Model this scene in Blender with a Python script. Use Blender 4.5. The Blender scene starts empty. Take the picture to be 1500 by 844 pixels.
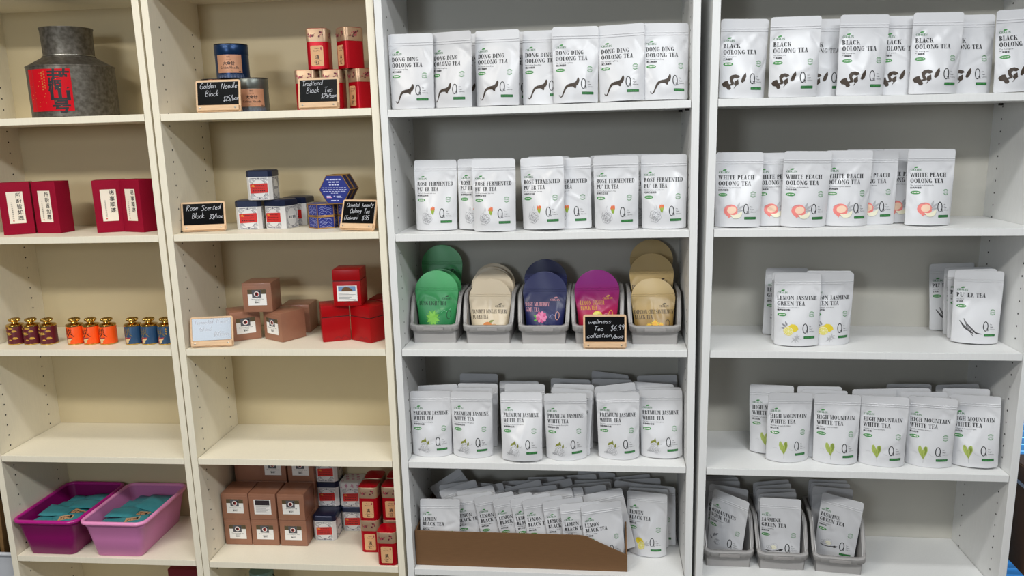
import bpy, bmesh, math, random
from mathutils import Matrix, Vector
random.seed(7)
C = bpy.context.scene.collection
R = math.radians

# ------------------------------------------------------------ camera, light, exposure
sc = bpy.context.scene
cd = bpy.data.cameras.new('camera'); cam = bpy.data.objects.new('camera', cd); C.objects.link(cam)
cd.sensor_width = 36; cd.lens = 1163.64 / 1500 * 36; cd.clip_start = .05
cam.matrix_world = (Matrix.Translation((.5574, -2.0293, 1.4275)) @ Matrix.Rotation(.11565, 4, 'Z')
                    @ Matrix.Rotation(-.19598, 4, 'X') @ Matrix.Rotation(.025787, 4, 'Y') @ Matrix.Rotation(math.pi / 2, 4, 'X'))
sc.camera = cam
sc.view_settings.view_transform = 'Standard'; sc.view_settings.look = 'None'
sc.view_settings.gamma = 1; sc.view_settings.use_curve_mapping = False
sc.view_settings.exposure = EXPOSURE = 0.08
w = bpy.data.worlds.new('room_light'); sc.world = w; w.use_nodes = True
w.node_tree.nodes['Background'].inputs[0].default_value = (.96, .97, 1, 1)
w.node_tree.nodes['Background'].inputs[1].default_value = .15

def area(name, loc, sx, sy, power, col, rot=(0, 0, 0)):
    l = bpy.data.lights.new(name, 'AREA'); l.shape = 'RECTANGLE'; l.size = sx; l.size_y = sy
    l.energy = power; l.color = col
    o = bpy.data.objects.new(name, l); C.objects.link(o); o.location = loc; o.rotation_euler = rot
    return o
area('ceiling_troffer', (-1.15, -2.05, 2.58), 1.2, .3, 42, (1, .955, .87))
area('ceiling_troffer', (1.30, -2.05, 2.58), 1.2, .3, 52, (.95, .98, 1))
area('ceiling_troffer', (-.9, -.80, 2.58), 1.4, .16, 10, (1, .955, .88))
area('ceiling_troffer', (.9, -.80, 2.58), 1.4, .16, 12, (.95, .98, 1))
area('shop_window', (-.98, -4.3, 1.86), .75, .7, 28, (.82, .91, 1), (R(90), 0, 0))

# ------------------------------------------------------------ materials
def lin(h):
    v = [int(h[i:i + 2], 16) / 255 for i in (0, 2, 4)]
    return tuple(x / 12.92 if x <= .04045 else ((x + .055) / 1.055) ** 2.4 for x in v) + (1,)
MATS = {}
def mat(name, col, rough=.5, metal=0., var=0., scale=40, bump=0., col2=None, stretch=None, spec=.5, coat=0., grad=None, trans=0.):
    if name in MATS: return MATS[name]
    m = bpy.data.materials.new(name); m.use_nodes = True; nt = m.node_tree
    b = nt.nodes['Principled BSDF']; b.inputs['Roughness'].default_value = rough
    b.inputs['Metallic'].default_value = metal; b.inputs['Specular IOR Level'].default_value = spec
    b.inputs['Coat Weight'].default_value = coat
    c = lin(col); b.inputs['Base Color'].default_value = c
    if trans: b.inputs['Transmission Weight'].default_value = trans
    if grad:                                    # printed colour running over the height of the thing
        tc = nt.nodes.new('ShaderNodeTexCoord'); sp = nt.nodes.new('ShaderNodeSeparateXYZ'); r = nt.nodes.new('ShaderNodeValToRGB')
        nt.links.new(tc.outputs['Object'], sp.inputs[0]); mr = nt.nodes.new('ShaderNodeMapRange')
        mr.inputs['From Min'].default_value = grad[0]; mr.inputs['From Max'].default_value = grad[1]
        nt.links.new(sp.outputs['Z'], mr.inputs['Value']); nt.links.new(mr.outputs[0], r.inputs[0])
        r.color_ramp.elements[0].color = c; r.color_ramp.elements[1].color = lin(grad[2])
        nt.links.new(r.outputs[0], b.inputs['Base Color'])
    if var or bump:
        tc = nt.nodes.new('ShaderNodeTexCoord'); n = nt.nodes.new('ShaderNodeTexNoise')
        n.inputs['Scale'].default_value = scale; n.inputs['Detail'].default_value = 4
        if stretch:
            mp = nt.nodes.new('ShaderNodeMapping'); mp.inputs['Scale'].default_value = stretch
            nt.links.new(tc.outputs['Object'], mp.inputs[0]); nt.links.new(mp.outputs[0], n.inputs['Vector'])
        else: nt.links.new(tc.outputs['Object'], n.inputs['Vector'])
        if var:
            r = nt.nodes.new('ShaderNodeValToRGB'); nt.links.new(n.outputs[0], r.inputs[0])
            d = lin(col2) if col2 else tuple(x * (1 - var) for x in c[:3]) + (1,)
            r.color_ramp.elements[0].color = d; r.color_ramp.elements[1].color = c
            r.color_ramp.elements[0].position = .35; r.color_ramp.elements[1].position = .65
            nt.links.new(r.outputs[0], b.inputs['Base Color'])
        if bump:
            bp = nt.nodes.new('ShaderNodeBump'); bp.inputs['Strength'].default_value = bump; bp.inputs['Distance'].default_value = .002
            nt.links.new(n.outputs[0], bp.inputs['Height']); nt.links.new(bp.outputs[0], b.inputs['Normal'])
    MATS[name] = m
    return m
def emis(name, col, k):
    m = bpy.data.materials.new(name); m.use_nodes = True; nt = m.node_tree
    e = nt.nodes.new('ShaderNodeEmission'); e.inputs[0].default_value = lin(col); e.inputs[1].default_value = k
    nt.links.new(e.outputs[0], nt.nodes['Material Output'].inputs[0]); return m

GRAIN = (3, 3, .5)
CREAM = mat('cream_laminate', 'f0e8d3', .42, var=.035, scale=60, stretch=(4, 4, .4))
WHITE = mat('white_laminate', 'e6e6e4', .42, var=.03, scale=60, stretch=(4, 4, .4))
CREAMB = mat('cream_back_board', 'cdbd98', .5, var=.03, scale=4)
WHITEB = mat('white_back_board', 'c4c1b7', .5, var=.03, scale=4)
HOLE_SHADE_PIN = mat('hole_shade_and_pins', '2a2622', .9)
POUCH = mat('white_foil_pouch', 'd5d5d7', .34, var=.02, scale=30, spec=.6)
INK = mat('black_ink', '0d0c11', .5)
GREYINK = mat('grey_ink', '85858a', .5)
PALEINK = mat('pale_grey_ink', 'b4b4b6', .5)
GREEN = mat('green_ink', '3f8a45', .5)
DGREEN = mat('deep_green_ink', '2c6b3a', .5)
PAPER = mat('white_paper', 'ece9e4', .6)
BINM = mat('grey_plastic', 'a09d9b', .38)
BINS = mat('grey_plastic_slot', '979391', .45)
CARD = mat('brown_cardboard', '735232', .8, var=.10, scale=120, stretch=(.3, 3, 3))
CARDE = mat('cardboard_cut_edge', '6f5230', .85)
WOODM = mat('pale_birch', 'e2bd95', .5, var=.12, scale=25, stretch=(1, 6, 6))
CHALK = mat('chalk_panel', '060607', .09, spec=.55)
CHALKW = mat('chalk_marker', 'c9cbd2', .7)
SCREW = mat('steel_screw', 'b5b2aa', .3, 1)

# ------------------------------------------------------------ geometry helpers
class MB:
    """collects vertices and faces, then links them as ONE mesh object"""
    def __init__(s): s.v = []; s.f = []; s.m = []; s.mats = []
    def mi(s, m):
        if m not in s.mats: s.mats.append(m)
        return s.mats.index(m)
    def add(s, vs, fs, m):
        o = len(s.v); k = s.mi(m); s.v += [tuple(v) for v in vs]
        for f in fs: s.f.append([i + o for i in f]); s.m.append(k)
    def box(s, a, b, m, bev=0.):
        bm = bmesh.new(); bmesh.ops.create_cube(bm, size=1)
        for v in bm.verts: v.co = Vector([(a[i] + b[i]) / 2 + v.co[i] * (b[i] - a[i]) for i in range(3)])
        if bev: bmesh.ops.bevel(bm, geom=bm.edges[:], offset=bev, segments=2, affect='EDGES', profile=.6)
        s.bm(bm, m)
    def bm(s, bm, m, mx=None):
        bm.verts.index_update()
        s.add([(mx @ v.co if mx else v.co) for v in bm.verts], [[v.index for v in f.verts] for f in bm.faces], m); bm.free()
    def loft(s, loops, m, cap0=True, cap1=True, closed=True):
        n = len(loops[0]); vs = [p for l in loops for p in l]; fs = []
        for i in range(len(loops) - 1):
            for j in range(n if closed else n - 1):
                a, b = i * n + j, i * n + (j + 1) % n
                fs.append([a, b, b + n, a + n])
        if cap0: fs.append(list(range(n))[::-1])
        if cap1: fs.append([(len(loops) - 1) * n + j for j in range(n)])
        s.add(vs, fs, m)
    def lathe(s, prof, m, n=40, cap0=True, cap1=True):
        s.loft([[(r * math.cos(2 * math.pi * j / n), r * math.sin(2 * math.pi * j / n), z) for j in range(n)] for r, z in prof], m, cap0, cap1)
    def tube(s, pts, r, m, n=8, closed=False):
        pts = [Vector(p) for p in pts]; loops = []; N = len(pts)
        up = Vector((0, 0, 1))
        for i, p in enumerate(pts):
            t = (pts[(i + 1) % N] - pts[i - 1]) if closed or 0 < i < N - 1 else (pts[1] - pts[0] if i == 0 else pts[-1] - pts[-2])
            t.normalize(); a = t.cross(up)
            if a.length < 1e-3: a = t.cross(Vector((0, 1, 0)))
            a.normalize(); b = t.cross(a)
            loops.append([p + a * r * math.cos(2 * math.pi * k / n) + b * r * math.sin(2 * math.pi * k / n) for k in range(n)])
        if closed: loops.append(loops[0])
        s.loft(loops, m, not closed, not closed)
    def mesh(s, name, smooth=None, merge=False):
        me = bpy.data.meshes.new(name); me.from_pydata(s.v, [], s.f)
        for m in s.mats: me.materials.append(m)
        me.polygons.foreach_set('material_index', s.m)
        if merge:
            bm = bmesh.new(); bm.from_mesh(me); bmesh.ops.remove_doubles(bm, verts=bm.verts[:], dist=1e-5)
            bmesh.ops.recalc_face_normals(bm, faces=bm.faces[:]); bm.to_mesh(me); bm.free()
        if smooth is not None:
            me.polygons.foreach_set('use_smooth', [True] * len(me.polygons))
            if smooth < 180: me.set_sharp_from_angle(angle=R(smooth))
        me.update(); return me
    def build(s, name, parent=None, smooth=None, merge=False):
        return put(name, s.mesh(name, smooth, merge), parent)
def put(name, me, parent=None):
    o = bpy.data.objects.new(name, me); C.objects.link(o)
    if parent: o.parent = parent
    return o
def tag(o, label=None, cat=None, group=None, kind=None):
    for k, v in (('label', label), ('category', cat), ('group', group), ('kind', kind)):
        if v: o[k] = v
    return o
def thing(name, label, cat, mx, group=None):
    o = bpy.data.objects.new(name, None); C.objects.link(o); o.empty_display_size = .03
    o.matrix_world = mx; return tag(o, label, cat, group)
def dup(root, mx, label, group=None):
    r = root.copy(); C.objects.link(r); r.matrix_world = mx; r['label'] = label
    if group: r['group'] = group
    for ch in root.children:
        c = ch.copy(); C.objects.link(c); c.parent = r
        for g in ch.children:
            e = g.copy(); C.objects.link(e); e.parent = c
    return r

# ------------------------------------------------------------ the four bookcases' own frames
UN = {'A': (-1.23634, .00149, .01029, -.0031), 'B': (-.62217, .00252, .01852, -.00026),
      'C': (0, 0, 0, -.0038), 'D': (.80573, -.01367, .01172, .00776)}
SZ = {'A': (1.4924, 1.1686, .8441, .5188, .1949), 'B': (1.4932, 1.1722, .8493, .5233, .1975),
      'C': (1.4866, 1.1662, .8523, .5292, .2020), 'D': (1.4897, 1.1716, .8586, .5356, .2106)}
WID = {'A': .61, 'B': .61, 'C': .8, 'D': .8}
T, DEP, FLOOR, TOP, BASE = .019, .2738, -.19, 1.83, -.10
UM = {u: Matrix.Translation((x, y, 0)) @ Matrix.Rotation(a, 4, 'Z') @ Matrix.Rotation(l, 4, 'Y') for u, (x, y, a, l) in UN.items()}
def at(u, x, y, z, yaw=0, lean=0, roll=0):
    """x along the shelf, y into its depth; yaw, lean back and roll in radians"""
    return UM[u] @ Matrix.Translation((x, y, z)) @ Matrix.Rotation(yaw, 4, 'Z') @ Matrix.Rotation(-lean, 4, 'X') @ Matrix.Rotation(roll, 4, 'Y')
def on(u, k, x, y, dz=0, yaw=0, lean=0, roll=0): return at(u, x, y, SZ[u][k] + dz + .0003, R(yaw), lean, roll)
def struct(name, mb, smooth=None):
    o = mb.build(name, None, smooth); o['kind'] = 'structure'; return o

# ------------------------------------------------------------ the room
PLASTER = mat('grey_plaster', '8d8a84', .8, var=.04, scale=6)
FLOORM = mat('dark_floor_tile', '5a5550', .5, var=.15, scale=5)
CEIL = mat('ceiling_board', 'd8d6d0', .8, var=.03, scale=30)
m = MB(); m.box((-3.5, -5, FLOOR - .05), (4, .9, FLOOR), FLOORM); struct('floor', m)
m = MB(); m.box((-3.5, -5, 2.62), (4, .9, 2.68), CEIL); struct('ceiling', m)
WX0, WX1, WZ0, WZ1, WY = 1.66, 2.9, -.12, 1.75, .36
m = MB()
m.box((-3.5, WY, FLOOR), (WX0, WY + .12, 2.62), PLASTER); m.box((WX1, WY, FLOOR), (4, WY + .12, 2.62), PLASTER)
m.box((WX0, WY, FLOOR), (WX1, WY + .12, WZ0), PLASTER); m.box((WX0, WY, WZ1), (WX1, WY + .12, 2.62), PLASTER)
struct('wall_back', m)
wf = thing('window_1', None, None, Matrix.Translation((WX0, WY, WZ0))); wf['kind'] = 'structure'
ww, wh = WX1 - WX0, WZ1 - WZ0; FR = mat('window_frame_white', 'dcdcda', .4)
m = MB()
for a, b in (((0, .06, 0), (.04, .1, wh)), ((ww - .04, .06, 0), (ww, .1, wh)), ((.04, .06, 0), (ww - .04, .1, .04)), ((.04, .06, wh - .04), (ww - .04, .1, wh))):
    m.box(a, b, FR, .002)
m.build('window_frame', wf)
m = MB(); m.box((.04, .075, .04), (ww - .04, .08, wh - .04), emis('bright_window_pane', '8fd2ff', 1.7)); m.build('window_pane', wf)
bl = thing('window_blind', 'white horizontal slat blind over the window right of the bookcases', 'window blind', Matrix.Translation((WX0, WY + .025, WZ0)))
SL = bpy.data.materials.new('blind_slat'); SL.use_nodes = True; nt = SL.node_tree
tr = nt.nodes.new('ShaderNodeBsdfTranslucent'); tr.inputs[0].default_value = (.22, .50, .80, 1); mx_ = nt.nodes.new('ShaderNodeMixShader'); mx_.inputs[0].default_value = .3
nt.nodes['Principled BSDF'].inputs['Base Color'].default_value = (.13, .33, .52, 1)
nt.links.new(nt.nodes['Principled BSDF'].outputs[0], mx_.inputs[1]); nt.links.new(tr.outputs[0], mx_.inputs[2]); nt.links.new(mx_.outputs[0], nt.nodes['Material Output'].inputs[0])
m = MB(); z = .03
while z < wh - .06:
    vs = []
    for j in range(5):
        t = j / 4 - .5; dy, dz = t * .018 - .003 * (1 - 4 * t * t), t * .0125 + .002 * (1 - 4 * t * t)
        vs += [(.03, dy, z + dz), (ww - .03, dy, z + dz)]
    m.add(vs, [[2 * j, 2 * j + 1, 2 * j + 3, 2 * j + 2] for j in range(4)], SL); z += .0215
m.build('slats', bl, 60)
m = MB(); m.box((.02, -.015, wh - .05), (ww - .02, .02, wh - .015), FR, .002); m.build('headrail', bl)
m = MB()
for x in (.12, ww / 2, ww - .12): m.tube([(x, -.013, .02), (x, -.013, wh - .04)], .0012, FR, 6)
m.build('ladder_cord', bl)

# ------------------------------------------------------------ bookcases
PINS = {'D': [(0, 'R')], 'C': [(0, 'R')]}
HOLEROWS = (.045, .225)
def bookcase(u, label, lam, back):
    b = thing('bookcase', label, 'bookcase', UM[u], 'bookcases along the wall'); W = WID[u]
    for side in (0, 1):
        x0 = 0 if side == 0 else W - T
        m = MB(); m.box((x0, 0, FLOOR + .001), (x0 + T, DEP + .004, TOP), lam, .0009)
        xi = T + .0004 if side == 0 else W - T - .0004       # peg holes as flat discs, the shade inside them painted dark
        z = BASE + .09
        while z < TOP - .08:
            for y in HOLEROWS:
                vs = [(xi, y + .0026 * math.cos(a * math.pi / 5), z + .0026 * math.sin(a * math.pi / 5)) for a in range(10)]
                m.add(vs, [list(range(10))], HOLE_SHADE_PIN)
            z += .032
        m.build('side_panel', b)
    for k, z in enumerate(SZ[u]):
        m = MB(); m.box((T + .0012, 0.0006, z - .0186), (W - T - .0012, DEP - .001, z), lam, .0008); s = m.build('shelf', b)
        for kk, sd in PINS.get(u, []):
            if kk == k:
                m = MB()
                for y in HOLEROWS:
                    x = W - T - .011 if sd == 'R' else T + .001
                    m.box((x, y - .003, z - .0245), (x + .01, y + .003, z - .0188), HOLE_SHADE_PIN, .001)
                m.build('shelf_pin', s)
    m = MB(); m.box((T, 0.0006, TOP - .022), (W - T, DEP, TOP - .0005), lam, .0008); m.build('top_panel', b)
    m = MB(); m.box((T, 0.0006, BASE - .019), (W - T, DEP, BASE), lam, .0008); m.build('bottom_shelf', b)
    m = MB(); m.box((T, .02, FLOOR + .001), (W - T, .036, BASE - .0195), lam, .0008); m.build('plinth', b)
    m = MB(); m.box((T - .004, DEP, BASE - .03), (W - T + .004, DEP + .004, TOP - .003), back)
    m.build('back_panel', b)
bookcase('A', 'cream bookcase at the far left, tin canister on its top shelf', CREAM, CREAMB)
bookcase('B', 'cream bookcase with handwritten signs, boxes and tins, next to the white bookcases', CREAM, CREAMB)
bookcase('C', 'white bookcase in the middle with five grey bins of round-topped bags', WHITE, WHITEB)
bookcase('D', 'white bookcase at the right end beside the window blind', WHITE, WHITEB)
# ------------------------------------------------------------ lettering
_TX = {}
def text(s, bold=0.):
    """polygons of a line in the built-in typeface; height of capitals about .73, starts at x = 0 -> (points, faces, width)"""
    key = (s, bold)
    if key not in _TX:
        cu = bpy.data.curves.new('t', 'FONT'); cu.body = s; cu.size = 1; cu.resolution_u = 1; cu.offset = bold
        o = bpy.data.objects.new('t', cu); C.objects.link(o)
        me = o.evaluated_get(bpy.context.evaluated_depsgraph_get()).to_mesh()
        pts = [(v.co.x, v.co.y) for v in me.vertices]; fs = [list(p.vertices) for p in me.polygons]
        o.to_mesh_clear() if hasattr(o, 'to_mesh_clear') else None
        bpy.data.objects.remove(o); bpy.data.curves.remove(cu)
        x0 = min((p[0] for p in pts), default=0); x1 = max((p[0] for p in pts), default=0)
        _TX[key] = ([(a - x0, b) for a, b in pts], fs, x1 - x0)
    return _TX[key]

# high-contrast serif capitals, drawn as strokes; capital height 1
TH, HN, SR = .22, .07, .085
def _rect(x0, y0, x1, y1): return [(x0, y0), (x1, y0), (x1, y1), (x0, y1)]
def _stem(x, y0=0, y1=1, w=TH, s0=True, s1=True):
    r = [_rect(x, y0, x + w, y1)]
    for on_, y in ((s0, y0), (s1, y1 - HN)):
        if on_: r.append(_rect(x - SR, y, x + w + SR, y + HN))
    return r
def _hair(x, y0=0, y1=1, s0=True, s1=True): return _stem(x, y0, y1, HN, s0, s1)
def _diag(xa, ya, xb, yb, w): return [[(xa, ya), (xa + w, ya), (xb + w, yb), (xb, yb)]]
def _arc(cx, cy, rx, ry, a0, a1, tl=TH, th=HN, n=20):
    r = []; P = []
    for i in range(n + 1):
        a = R(a0 + (a1 - a0) * i / n); c, s_ = math.cos(a), math.sin(a)
        P.append(((cx + rx * c, cy + ry * s_), (cx + (rx - tl) * c, cy + (ry - th) * s_)))
    for i in range(n): r.append([P[i][0], P[i + 1][0], P[i + 1][1], P[i][1]])
    return r
def _ribbon(pts, ws):
    r = []; L = []
    for i, (x, y) in enumerate(pts):
        x0, y0 = pts[max(0, i - 1)]; x1, y1 = pts[min(len(pts) - 1, i + 1)]
        l = math.hypot(x1 - x0, y1 - y0) or 1; nx, ny = -(y1 - y0) / l, (x1 - x0) / l; h = ws[i] / 2
        L.append(((x + nx * h, y + ny * h), (x - nx * h, y - ny * h)))
    for i in range(len(L) - 1): r.append([L[i][1], L[i + 1][1], L[i + 1][0], L[i][0]])
    return r
def _smooth(pts, n=5):
    out = []
    for i in range(len(pts) - 1):
        p0, p1, p2, p3 = pts[max(0, i - 1)], pts[i], pts[i + 1], pts[min(len(pts) - 1, i + 2)]
        for k in range(n):
            t = k / n
            out.append(tuple(.5 * (2 * p1[j] + (p2[j] - p0[j]) * t + (2 * p0[j] - 5 * p1[j] + 4 * p2[j] - p3[j]) * t * t + (3 * p1[j] - p0[j] - 3 * p2[j] + p3[j]) * t ** 3) for j in (0, 1)))
    return out + [pts[-1]]
def _S():
    p = _smooth([(.50, .80), (.44, .95), (.28, .97), (.12, .88), (.14, .68), (.30, .54), (.46, .38), (.48, .16), (.32, .03), (.16, .05), (.08, .22)], 3)
    n = len(p); w_ = [.05 + .15 * math.exp(-((i / (n - 1) - .5) / .2) ** 2) for i in range(n)]
    return _ribbon(p, w_) + [_rect(.50, .70, .55, .98), _rect(.03, .02, .08, .30)]
GL = {
 'A': (.74, _diag(.03, 0, .33, 1, .07) + _diag(.45, 0, .28, 1, .2) + [_rect(.14, .28, .5, .34), _rect(-.02, 0, .2, HN), _rect(.38, 0, .74, HN)]),
 'B': (.68, _stem(.09) + _arc(.34, .755, .25, .245, -90, 90) + _arc(.34, .265, .30, .265, -90, 90) + [_rect(.2, .94, .36, 1), _rect(.2, .48, .36, .54), _rect(.2, 0, .36, .06)]),
 'C': (.68, _arc(.38, .5, .34, .5, 52, 308) + [_rect(.58, .66, .63, .98), _rect(.58, .02, .63, .30)]),
 'D': (.74, _stem(.09) + _arc(.34, .5, .37, .5, -90, 90) + [_rect(.2, .94, .36, 1), _rect(.2, 0, .36, .06)]),
 'E': (.64, _stem(.09) + [_rect(.28, .94, .58, 1), _rect(.53, .72, .58, 1), _rect(.28, 0, .60, .06), _rect(.55, 0, .60, .3), _rect(.28, .48, .46, .54), _rect(.42, .38, .46, .64)]),
 'F': (.60, _stem(.09) + [_rect(.28, .94, .57, 1), _rect(.52, .72, .57, 1), _rect(.28, .48, .45, .54), _rect(.41, .38, .45, .64)]),
 'G': (.74, _arc(.38, .5, .34, .5, 52, 300) + [_rect(.58, .66, .63, .98), _rect(.50, .04, .68, .42), _rect(.42, .40, .76, .46)]),
 'H': (.82, _stem(.09) + _stem(.53) + [_rect(.28, .47, .54, .53)]),
 'I': (.40, _stem(.10)),
 'J': (.50, _stem(.20, .15, 1, TH, False, True) + _ribbon(_smooth([(.30, .2), (.26, .02), (.12, -.05), (.02, .06)], 4), [.17] * 4 + [.12] * 4 + [.07] * 5)),
 'K': (.78, _stem(.09) + _diag(.30, .42, .62, 1, .07) + _diag(.56, 0, .36, .6, .2) + [_rect(.52, .94, .78, 1), _rect(.48, 0, .82, .06)]),
 'L': (.60, _stem(.09) + [_rect(.28, 0, .58, .06), _rect(.53, 0, .58, .34)]),
 'M': (.96, _hair(.09) + _diag(.42, 0, .13, 1, .18) + _diag(.46, 0, .72, 1, .06) + _stem(.68, w=.19)),
 'N': (.82, _hair(.10, s1=False) + _diag(.56, 0, .08, 1, .19) + _hair(.68, s0=False) + [_rect(.0, .94, .2, 1)]),
 'O': (.76, _arc(.38, .5, .35, .5, 0, 360, n=32)),
 'P': (.66, _stem(.09) + _arc(.34, .72, .28, .28, -90, 90) + [_rect(.2, .94, .36, 1), _rect(.2, .44, .36, .5)]),
 'R': (.74, _stem(.09) + _arc(.34, .74, .27, .26, -90, 90) + [_rect(.2, .94, .36, 1), _rect(.2, .48, .36, .54)] + _diag(.52, 0, .36, .5, .19) + [_rect(.56, 0, .78, .06)]),
 'S': (.60, _S()),
 'T': (.68, _stem(.25, s1=False) + [_rect(.03, .94, .66, 1), _rect(.03, .7, .08, 1), _rect(.61, .7, .66, 1)]),
 'U': (.80, _stem(.09, .25, 1, TH, False, True) + _hair(.66, .25, 1, False, True) + _arc(.405, .28, .315, .30, 180, 360, .19, .07)),
 'V': (.72, _diag(.30, 0, .03, 1, .2) + _diag(.36, 0, .62, 1, .06) + [_rect(-.02, .94, .34, 1), _rect(.52, .94, .76, 1)]),
 'W': (1.04, _diag(.24, 0, .03, 1, .19) + _diag(.30, 0, .48, 1, .06) + _diag(.62, 0, .42, 1, .19) + _diag(.68, 0, .92, 1, .06) + [_rect(-.04, .94, .66, 1), _rect(.82, .94, 1.06, 1)]),
 'Y': (.72, _stem(.27, 0, .45, TH, True, False) + _diag(.28, .42, .03, 1, .2) + _diag(.40, .42, .62, 1, .06) + [_rect(-.02, .94, .34, 1), _rect(.52, .94, .76, 1)]),
 "'": (.30, [[(.10, .72), (.15, .72), (.22, 1.02), (.08, 1.02)]]),
 '-': (.40, [_rect(.06, .36, .34, .44)]), ' ': (.34, []),
}
def serif(s, x, y, h, width):
    adv = sum(GL[c][0] + .06 for c in s); kx = width / adv; out = []; cx = 0
    for c in s:
        out += [[(x + (cx + a) * kx, y + b * h) for a, b in p] for p in GL[c][1]]; cx += GL[c][0] + .06
    return out

# handwriting: strokes on a grid, x-height .5, capitals 1
HW = {
 'a': (.5, [[(.42, .42), (.28, .5), (.1, .38), (.08, .12), (.22, 0), (.4, .16), (.43, .45), (.42, .1), (.5, 0)]]),
 'b': (.5, [[(.1, 1), (.08, .5), (.08, 0)], [(.08, .3), (.25, .5), (.42, .36), (.4, .1), (.22, 0), (.08, .1)]]),
 'c': (.45, [[(.4, .42), (.25, .5), (.08, .32), (.1, .08), (.26, 0), (.42, .1)]]),
 'd': (.5, [[(.4, .4), (.25, .5), (.08, .3), (.14, .03), (.3, .05), (.42, .4)], [(.46, 1), (.42, .4), (.44, 0)]]),
 'e': (.45, [[(.08, .26), (.36, .3), (.34, .46), (.2, .5), (.07, .3), (.12, .05), (.28, 0), (.42, .1)]]),
 'f': (.35, [[(.36, .95), (.24, 1), (.16, .8), (.15, 0)], [(.02, .5), (.32, .5)]]),
 'g': (.5, [[(.42, .42), (.26, .5), (.08, .36), (.12, .1), (.3, .1), (.43, .42), (.42, -.2), (.26, -.38), (.06, -.28)]]),
 'h': (.5, [[(.1, 1), (.08, 0)], [(.08, .3), (.24, .5), (.38, .4), (.4, 0)]]),
 'i': (.22, [[(.1, .5), (.1, .05), (.16, 0)], [(.12, .68), (.14, .74)]]),
 'k': (.45, [[(.1, 1), (.08, 0)], [(.38, .5), (.1, .25), (.4, 0)]]),
 'l': (.22, [[(.12, 1), (.09, .3), (.14, 0)]]),
 'm': (.7, [[(.06, .5), (.06, 0)], [(.06, .3), (.2, .5), (.3, .38), (.31, 0)], [(.31, .3), (.46, .5), (.57, .38), (.6, 0)]]),
 'n': (.5, [[(.08, .5), (.07, 0)], [(.07, .3), (.24, .5), (.38, .38), (.42, 0)]]),
 'o': (.48, [[(.26, .5), (.1, .4), (.07, .15), (.22, 0), (.38, .1), (.41, .36), (.26, .5)]]),
 'r': (.38, [[(.08, .5), (.08, 0)], [(.08, .3), (.2, .48), (.36, .46)]]),
 's': (.4, [[(.36, .42), (.2, .5), (.08, .38), (.3, .2), (.32, .05), (.18, 0), (.04, .06)]]),
 't': (.36, [[(.18, .85), (.15, .1), (.26, 0)], [(.02, .55), (.34, .58)]]),
 'u': (.5, [[(.08, .5), (.08, .12), (.22, 0), (.38, .15), (.41, .5), (.42, .08), (.5, 0)]]),
 'v': (.45, [[(.05, .5), (.2, 0), (.4, .5)]]),
 'w': (.65, [[(.05, .5), (.15, .02), (.3, .4), (.43, .02), (.6, .5)]]),
 'x': (.45, [[(.05, .5), (.4, 0)], [(.4, .5), (.05, 0)]]),
 'y': (.48, [[(.06, .5), (.18, .12), (.36, .2)], [(.42, .5), (.36, 0), (.22, -.34), (.06, -.3)]]),
 'B': (.62, [[(.12, 1), (.1, 0)], [(.1, .97), (.38, .95), (.42, .7), (.12, .52), (.46, .4), (.46, .08), (.1, 0)]]),
 'F': (.55, [[(.12, 1), (.1, 0)], [(.06, .98), (.5, 1)], [(.1, .55), (.4, .57)]]),
 'G': (.68, [[(.56, .85), (.36, 1), (.1, .7), (.1, .25), (.32, 0), (.55, .15), (.56, .42), (.34, .42)]]),
 'N': (.68, [[(.08, 0), (.12, 1)], [(.12, 1), (.5, .02)], [(.5, .02), (.58, 1)]]),
 'O': (.6, [[(.3, 1), (.1, .8), (.08, .25), (.28, 0), (.5, .2), (.52, .75), (.3, 1)]]),
 'P': (.56, [[(.12, 1), (.1, 0)], [(.08, .96), (.4, .98), (.48, .75), (.36, .55), (.1, .5)]]),
 'R': (.62, [[(.12, 1), (.1, 0)], [(.08, .96), (.4, .98), (.46, .75), (.12, .52)], [(.16, .52), (.52, 0)]]),
 'S': (.55, [[(.48, .88), (.28, 1), (.1, .8), (.42, .4), (.42, .12), (.22, 0), (.04, .12)]]),
 'T': (.58, [[(.04, .97), (.56, 1)], [(.3, .98), (.28, 0)]]),
 '0': (.5, [[(.25, 1), (.08, .7), (.1, .2), (.25, 0), (.42, .25), (.42, .75), (.25, 1)]]),
 '2': (.5, [[(.08, .8), (.24, 1), (.42, .8), (.3, .45), (.05, .02), (.46, .04)]]),
 '3': (.48, [[(.08, .9), (.28, 1), (.4, .8), (.2, .55), (.42, .35), (.34, .05), (.06, .04)]]),
 '4': (.52, [[(.3, 1), (.06, .4), (.48, .42)], [(.36, .7), (.34, 0)]]),
 '5': (.5, [[(.42, 1), (.14, .98), (.1, .6), (.34, .6), (.42, .3), (.28, .02), (.05, .06)]]),
 '6': (.48, [[(.36, .98), (.12, .6), (.1, .15), (.26, 0), (.42, .2), (.34, .45), (.12, .35)]]),
 '9': (.48, [[(.4, .8), (.22, 1), (.08, .76), (.2, .55), (.38, .65), (.4, .9), (.36, .3), (.3, 0)]]),
 '$': (.5, [[(.42, .85), (.24, .95), (.08, .75), (.4, .35), (.36, .1), (.18, .05), (.04, .18)], [(.26, 1.1), (.22, -.1)]]),
 '/': (.4, [[(.38, 1.05), (.02, -.15)]]), '(': (.3, [[(.26, 1), (.08, .5), (.22, -.1)]]), ')': (.3, [[(.06, 1), (.22, .5), (.04, -.1)]]),
 '.': (.2, [[(.08, 0), (.12, .05)]]), "'": (.2, [[(.12, 1), (.06, .8)]]), ' ': (.32, []),
}
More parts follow.
